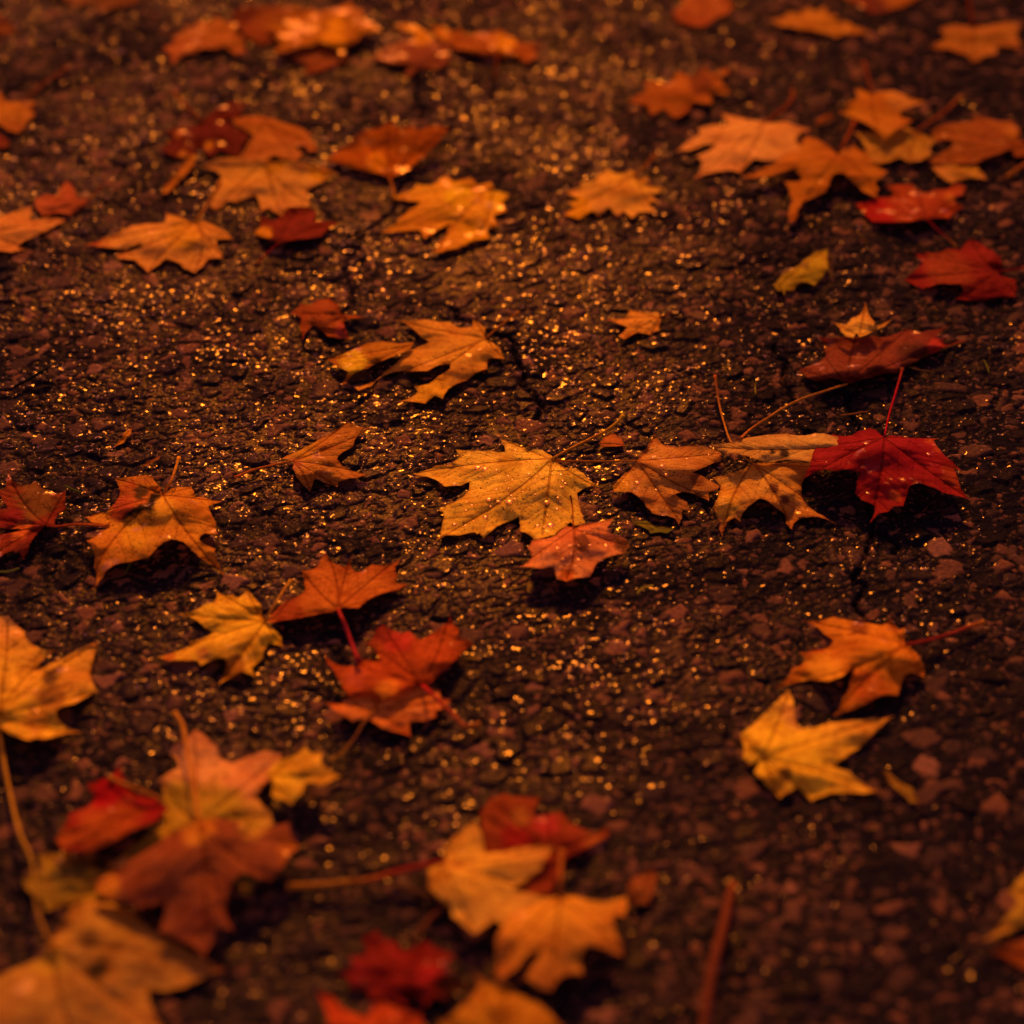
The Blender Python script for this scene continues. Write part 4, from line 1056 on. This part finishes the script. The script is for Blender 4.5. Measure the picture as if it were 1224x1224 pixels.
leaf('golden orange maple leaf with glossy patches, upper middle', T5,
     [(160,811),(215,775),(230,755),(300,705),(195,690),(270,660),(285,640),(335,645),(390,608),(415,632),(475,618),(500,645),(545,632),(560,662),(612,675),(585,705),(600,735),(555,750),(575,785),(530,800),(540,830),(480,840),(425,865),(340,882),(385,822),(405,780),(370,795),(315,832),(290,800),(240,806)],
     (545,650), [(174,808),(214,690),(354,874),(480,848),(392,617)], (208,110,20), (200,100,20), wet=0.9, dome=.9, edge=.35, tint=[(430,680,50,(224,126,10)),(560,690,40,(224,120,10)),(490,820,50,(220,116,10))])  # glossy patches are highlights painted as brighter colour
leaf('rounded tan yellow maple leaf upon sparkling asphalt, upper middle right', T5,
     [(800,668),(860,650),(855,630),(900,632),(950,585),(985,605),(1040,590),(1062,622),(1095,615),(1090,645),(1150,655),(1105,680),(1125,700),(1095,705),(1120,740),(1060,740),(1035,760),(1005,735),(985,755),(955,722),(920,755),(895,735),(850,765),(795,748),(835,722),(812,705),(855,695)],
     (1045,612), [(824,670),(806,744),(955,592),(1132,662),(1108,728)], (200,110,34), (198,102,42), dome=.8, edge=.3, srad=.1,
     stem=[(1045,612),(1080,580),(1114,542)], stemcol=[(140,50,12),(150,60,12)], tint=[(850,730,50,(206,106,10))])
leaf('orange brown maple leaf humped like a tent, upper right of middle', P0,
     [(748,121),(772,108),(770,96),(798,100),(808,84),(826,92),(842,78),(850,88),(876,78),(862,95),(874,112),(850,112),(852,124,.9),(828,122,1.0),(822,134,.7),(806,142,.5),(792,130),(778,138),(774,126)],
     (850,98), [(754,120),(807,138),(868,110),(868,82)], (160,66,10), (150,60,14), dome=1.3, edge=.35, tint=[(838,98,16,(110,36,10))])
leaf('reddish maple leaf cut by the top edge, right of middle', T6,
     [(0,40),(30,20),(40,-30),(180,-30),(214,20),(190,50),(150,62),(110,93),(60,87),(18,76)],
     (110,-20), [(24,74),(110,88),(208,22)], (160,62,20), (156,56,22), dome=.7, edge=.35)
leaf('mustard yellow maple leaf tilted like a wedge, top right', T6,
     [(342,70),(390,58),(400,40),(440,48),(475,24),(500,42),(535,20),(545,52),(570,50),(575,75),(612,75),(640,95),(692,113),(600,118),(570,130),(540,118,.6),(480,104,.9),(440,108),(420,94,1.0),(373,90,.9)],
     (600,95), [(352,70),(530,28),(680,111)], (170,82,14), (164,78,20), dome=1.0, edge=.4)
leaf('dim gold maple leaf cut by the top edge, far right of middle', T6,
     [(556,-40),(620,5),(690,47),(740,40),(800,25),(864,-10),(860,-60),(600,-60)],
     (700,-50), [(690,44),(860,-12)], (150,64,12), (140,56,14), dome=.6, edge=.35, tint=[(690,30,60,(110,30,14))])
leaf('muted orange maple leaf with stalk pointing up, top right corner', T6,
     [(1045,95),(980,85),(928,100),(950,130),(896,166),(960,170),(1020,190),(1050,218),(1090,195),(1130,190),(1130,160),(1216,166),(1200,120),(1212,83),(1170,75),(1120,85)],
     (1048,97), [(932,102),(902,165),(1050,214),(1208,164),(1206,88)], (160,76,22), (156,70,22), dome=.8, edge=.35, srad=.13, stem=[(1047,95),(1035,20),(1022,-40)], stemcol=[(110,26,12),(100,24,12)])
leaf('faint brown maple leaf cut by the top edge, far left', T0,
     [(214,-30),(230,10),(270,22),(330,5),(345,52),(400,25),(484,10),(480,-30)],
     (360,-25), [(346,48),(478,10),(234,12)], (110,50,20), (120,50,22), dome=.6, edge=.35)
leaf('dark red leaf scrap in the extreme top left corner', T0,
     [(-30,30),(0,50),(50,88),(62,110),(0,122),(-30,100)], (-25,70), [(58,106)], (84,22,14), (110,40,10), dome=.5, edge=.3, name='leaf_fragment', cat='leaf scrap', group=None, sideveins=False)

# ---- small litter
def scrap(label, crop, outline, base, tip, col, name='leaf_fragment', cat='leaf scrap', **kw):
    return leaf(label, crop, outline, base, [tip], col, None, name=name, cat=cat, group=None, dome=kw.pop('dome', .4), edge=.25, sideveins=False, wrinkle=.5, **kw)
scrap('small orange leaf scrap just beyond the stalk of the yellow leaf with drops', M1,
      [(1030,132),(1058,92),(1085,80),(1112,80),(1150,105),(1170,142),(1130,147),(1050,152)], (1035,135), (1165,140), (170,70,26))
scrap('straw coloured sliver lying on glittering stones, left', M4,
      [(596,152),(625,110),(658,65),(692,42),(682,85),(645,130)], (600,150), (690,45), (190,96,24), 'wood_chip', 'wood chip')
scrap('brown bark sliver near the arched orange leaf, left', M4,
      [(728,262),(765,225),(845,190),(830,215),(780,245)], (730,260), (840,192), (120,50,20), 'wood_chip', 'wood chip')
scrap('yellow leaf crumb right of the clean yellow leaf, lower right', M11,
      [(700,798),(730,800),(770,840),(830,870),(862,930),(820,935),(780,890),(740,860)], (705,800), (850,928), (130,72,18))

def litter(label, crop, path, r, col, name, cat, h=.3):
    pts = [lift([gp(crop, q)], [(q[2] if len(q) > 2 else h) / 100])[0] for q in path]
    S = catmull(pts, 6); m = len(S)
    cc = col if isinstance(col, list) else [col, col]
    cols = [albedo(cc[0]) * (1 - i / (m - 1)) + albedo(cc[-1]) * (i / (m - 1)) for i in range(m)]
    rad = [r / 100 * (.75 + .4 * math.sin(math.pi * i / (m - 1)) ** .5) for i in range(m)]
    o = tube(name, S, rad, cols, tuple(lift([gp(crop, path[0])], [0])[0]), M_STALK)
    o['label'] = label; o['category'] = cat
    return o
litter('thick red brown stick pointing up from the bottom edge', P0, [(876,1056,.5),(864,1110,.5),(850,1165,.5),(838,1250,.5)], .24, [(104,36,18),(84,28,16)], 'twig', 'twig')
litter('short dark twig on the road near the left edge', (0, 400, 420), [(50,182),(110,150),(170,115)], .10, (20,12,10), 'twig', 'twig')
litter('orange leaf stalk entering from the right edge, upper right', T9, [(1112,775),(1170,735),(1260,675)], .13, [(150,66,16),(130,50,14)], 'twig', 'twig')
litter('brown pine needle between the dark red and crimson leaves', M3, [(368,597),(440,588),(515,575)], .045, (130,56,22), 'pine_needle', 'pine needle')
litter('thin dry stem beside the folded end of the dark red brown leaf', M3, [(722,342),(780,360),(850,368)], .045, (90,46,20), 'twig', 'twig')
litter('short green grass blade on the right near the dark red brown leaf', M3, [(1118,308),(1135,340),(1147,378)], .05, (84,62,16), 'grass_blade', 'grass')
litter('bent yellow green grass blade below the curled tan leaf', M2, [(180,1224),(210,1195),(265,1180)], .06, [(120,84,14),(170,110,20)], 'grass_blade', 'grass')
litter('upright yellow green grass blade above the narrow tan leaf', M2, [(800,180),(799,140),(803,105,.6)], .045, (130,84,18), 'grass_blade', 'grass')
litter('green grass blade between the brick red and arched orange leaves', M4, [(340,352),(380,372),(428,388)], .05, (84,66,16), 'grass_blade', 'grass')
litter('pale grass blade below the brick red leaf at the left edge', M4, [(-10,803),(50,800),(100,783)], .05, (100,76,24), 'grass_blade', 'grass')
litter('thin curved straw on the road above the yellow green leaf', T8, [(680,760),(800,815),(950,850),(1050,930)], .05, (84,44,18), 'grass_blade', 'grass')
litter('green grass stem in the shadow of the arched orange leaf', M4, [(655,810),(670,780),(685,755)], .04, (66,60,14), 'grass_blade', 'grass')
litter('orange stalk scrap above the dull tan leaf, upper right', T8, [(775,300),(810,270),(855,258)], .16, (150,56,10), 'twig', 'twig')
litter('brown stalk scrap left of the lower middle heap', M9, [(500,600),(600,630),(740,690)], .10, [(90,40,20),(84,34,18)], 'twig', 'twig')
litter('dark red stalk scrap above the scarlet leaf', M9, [(720,690),(640,770),(570,860)], .13, [(100,36,18),(70,24,16)], 'twig', 'twig')
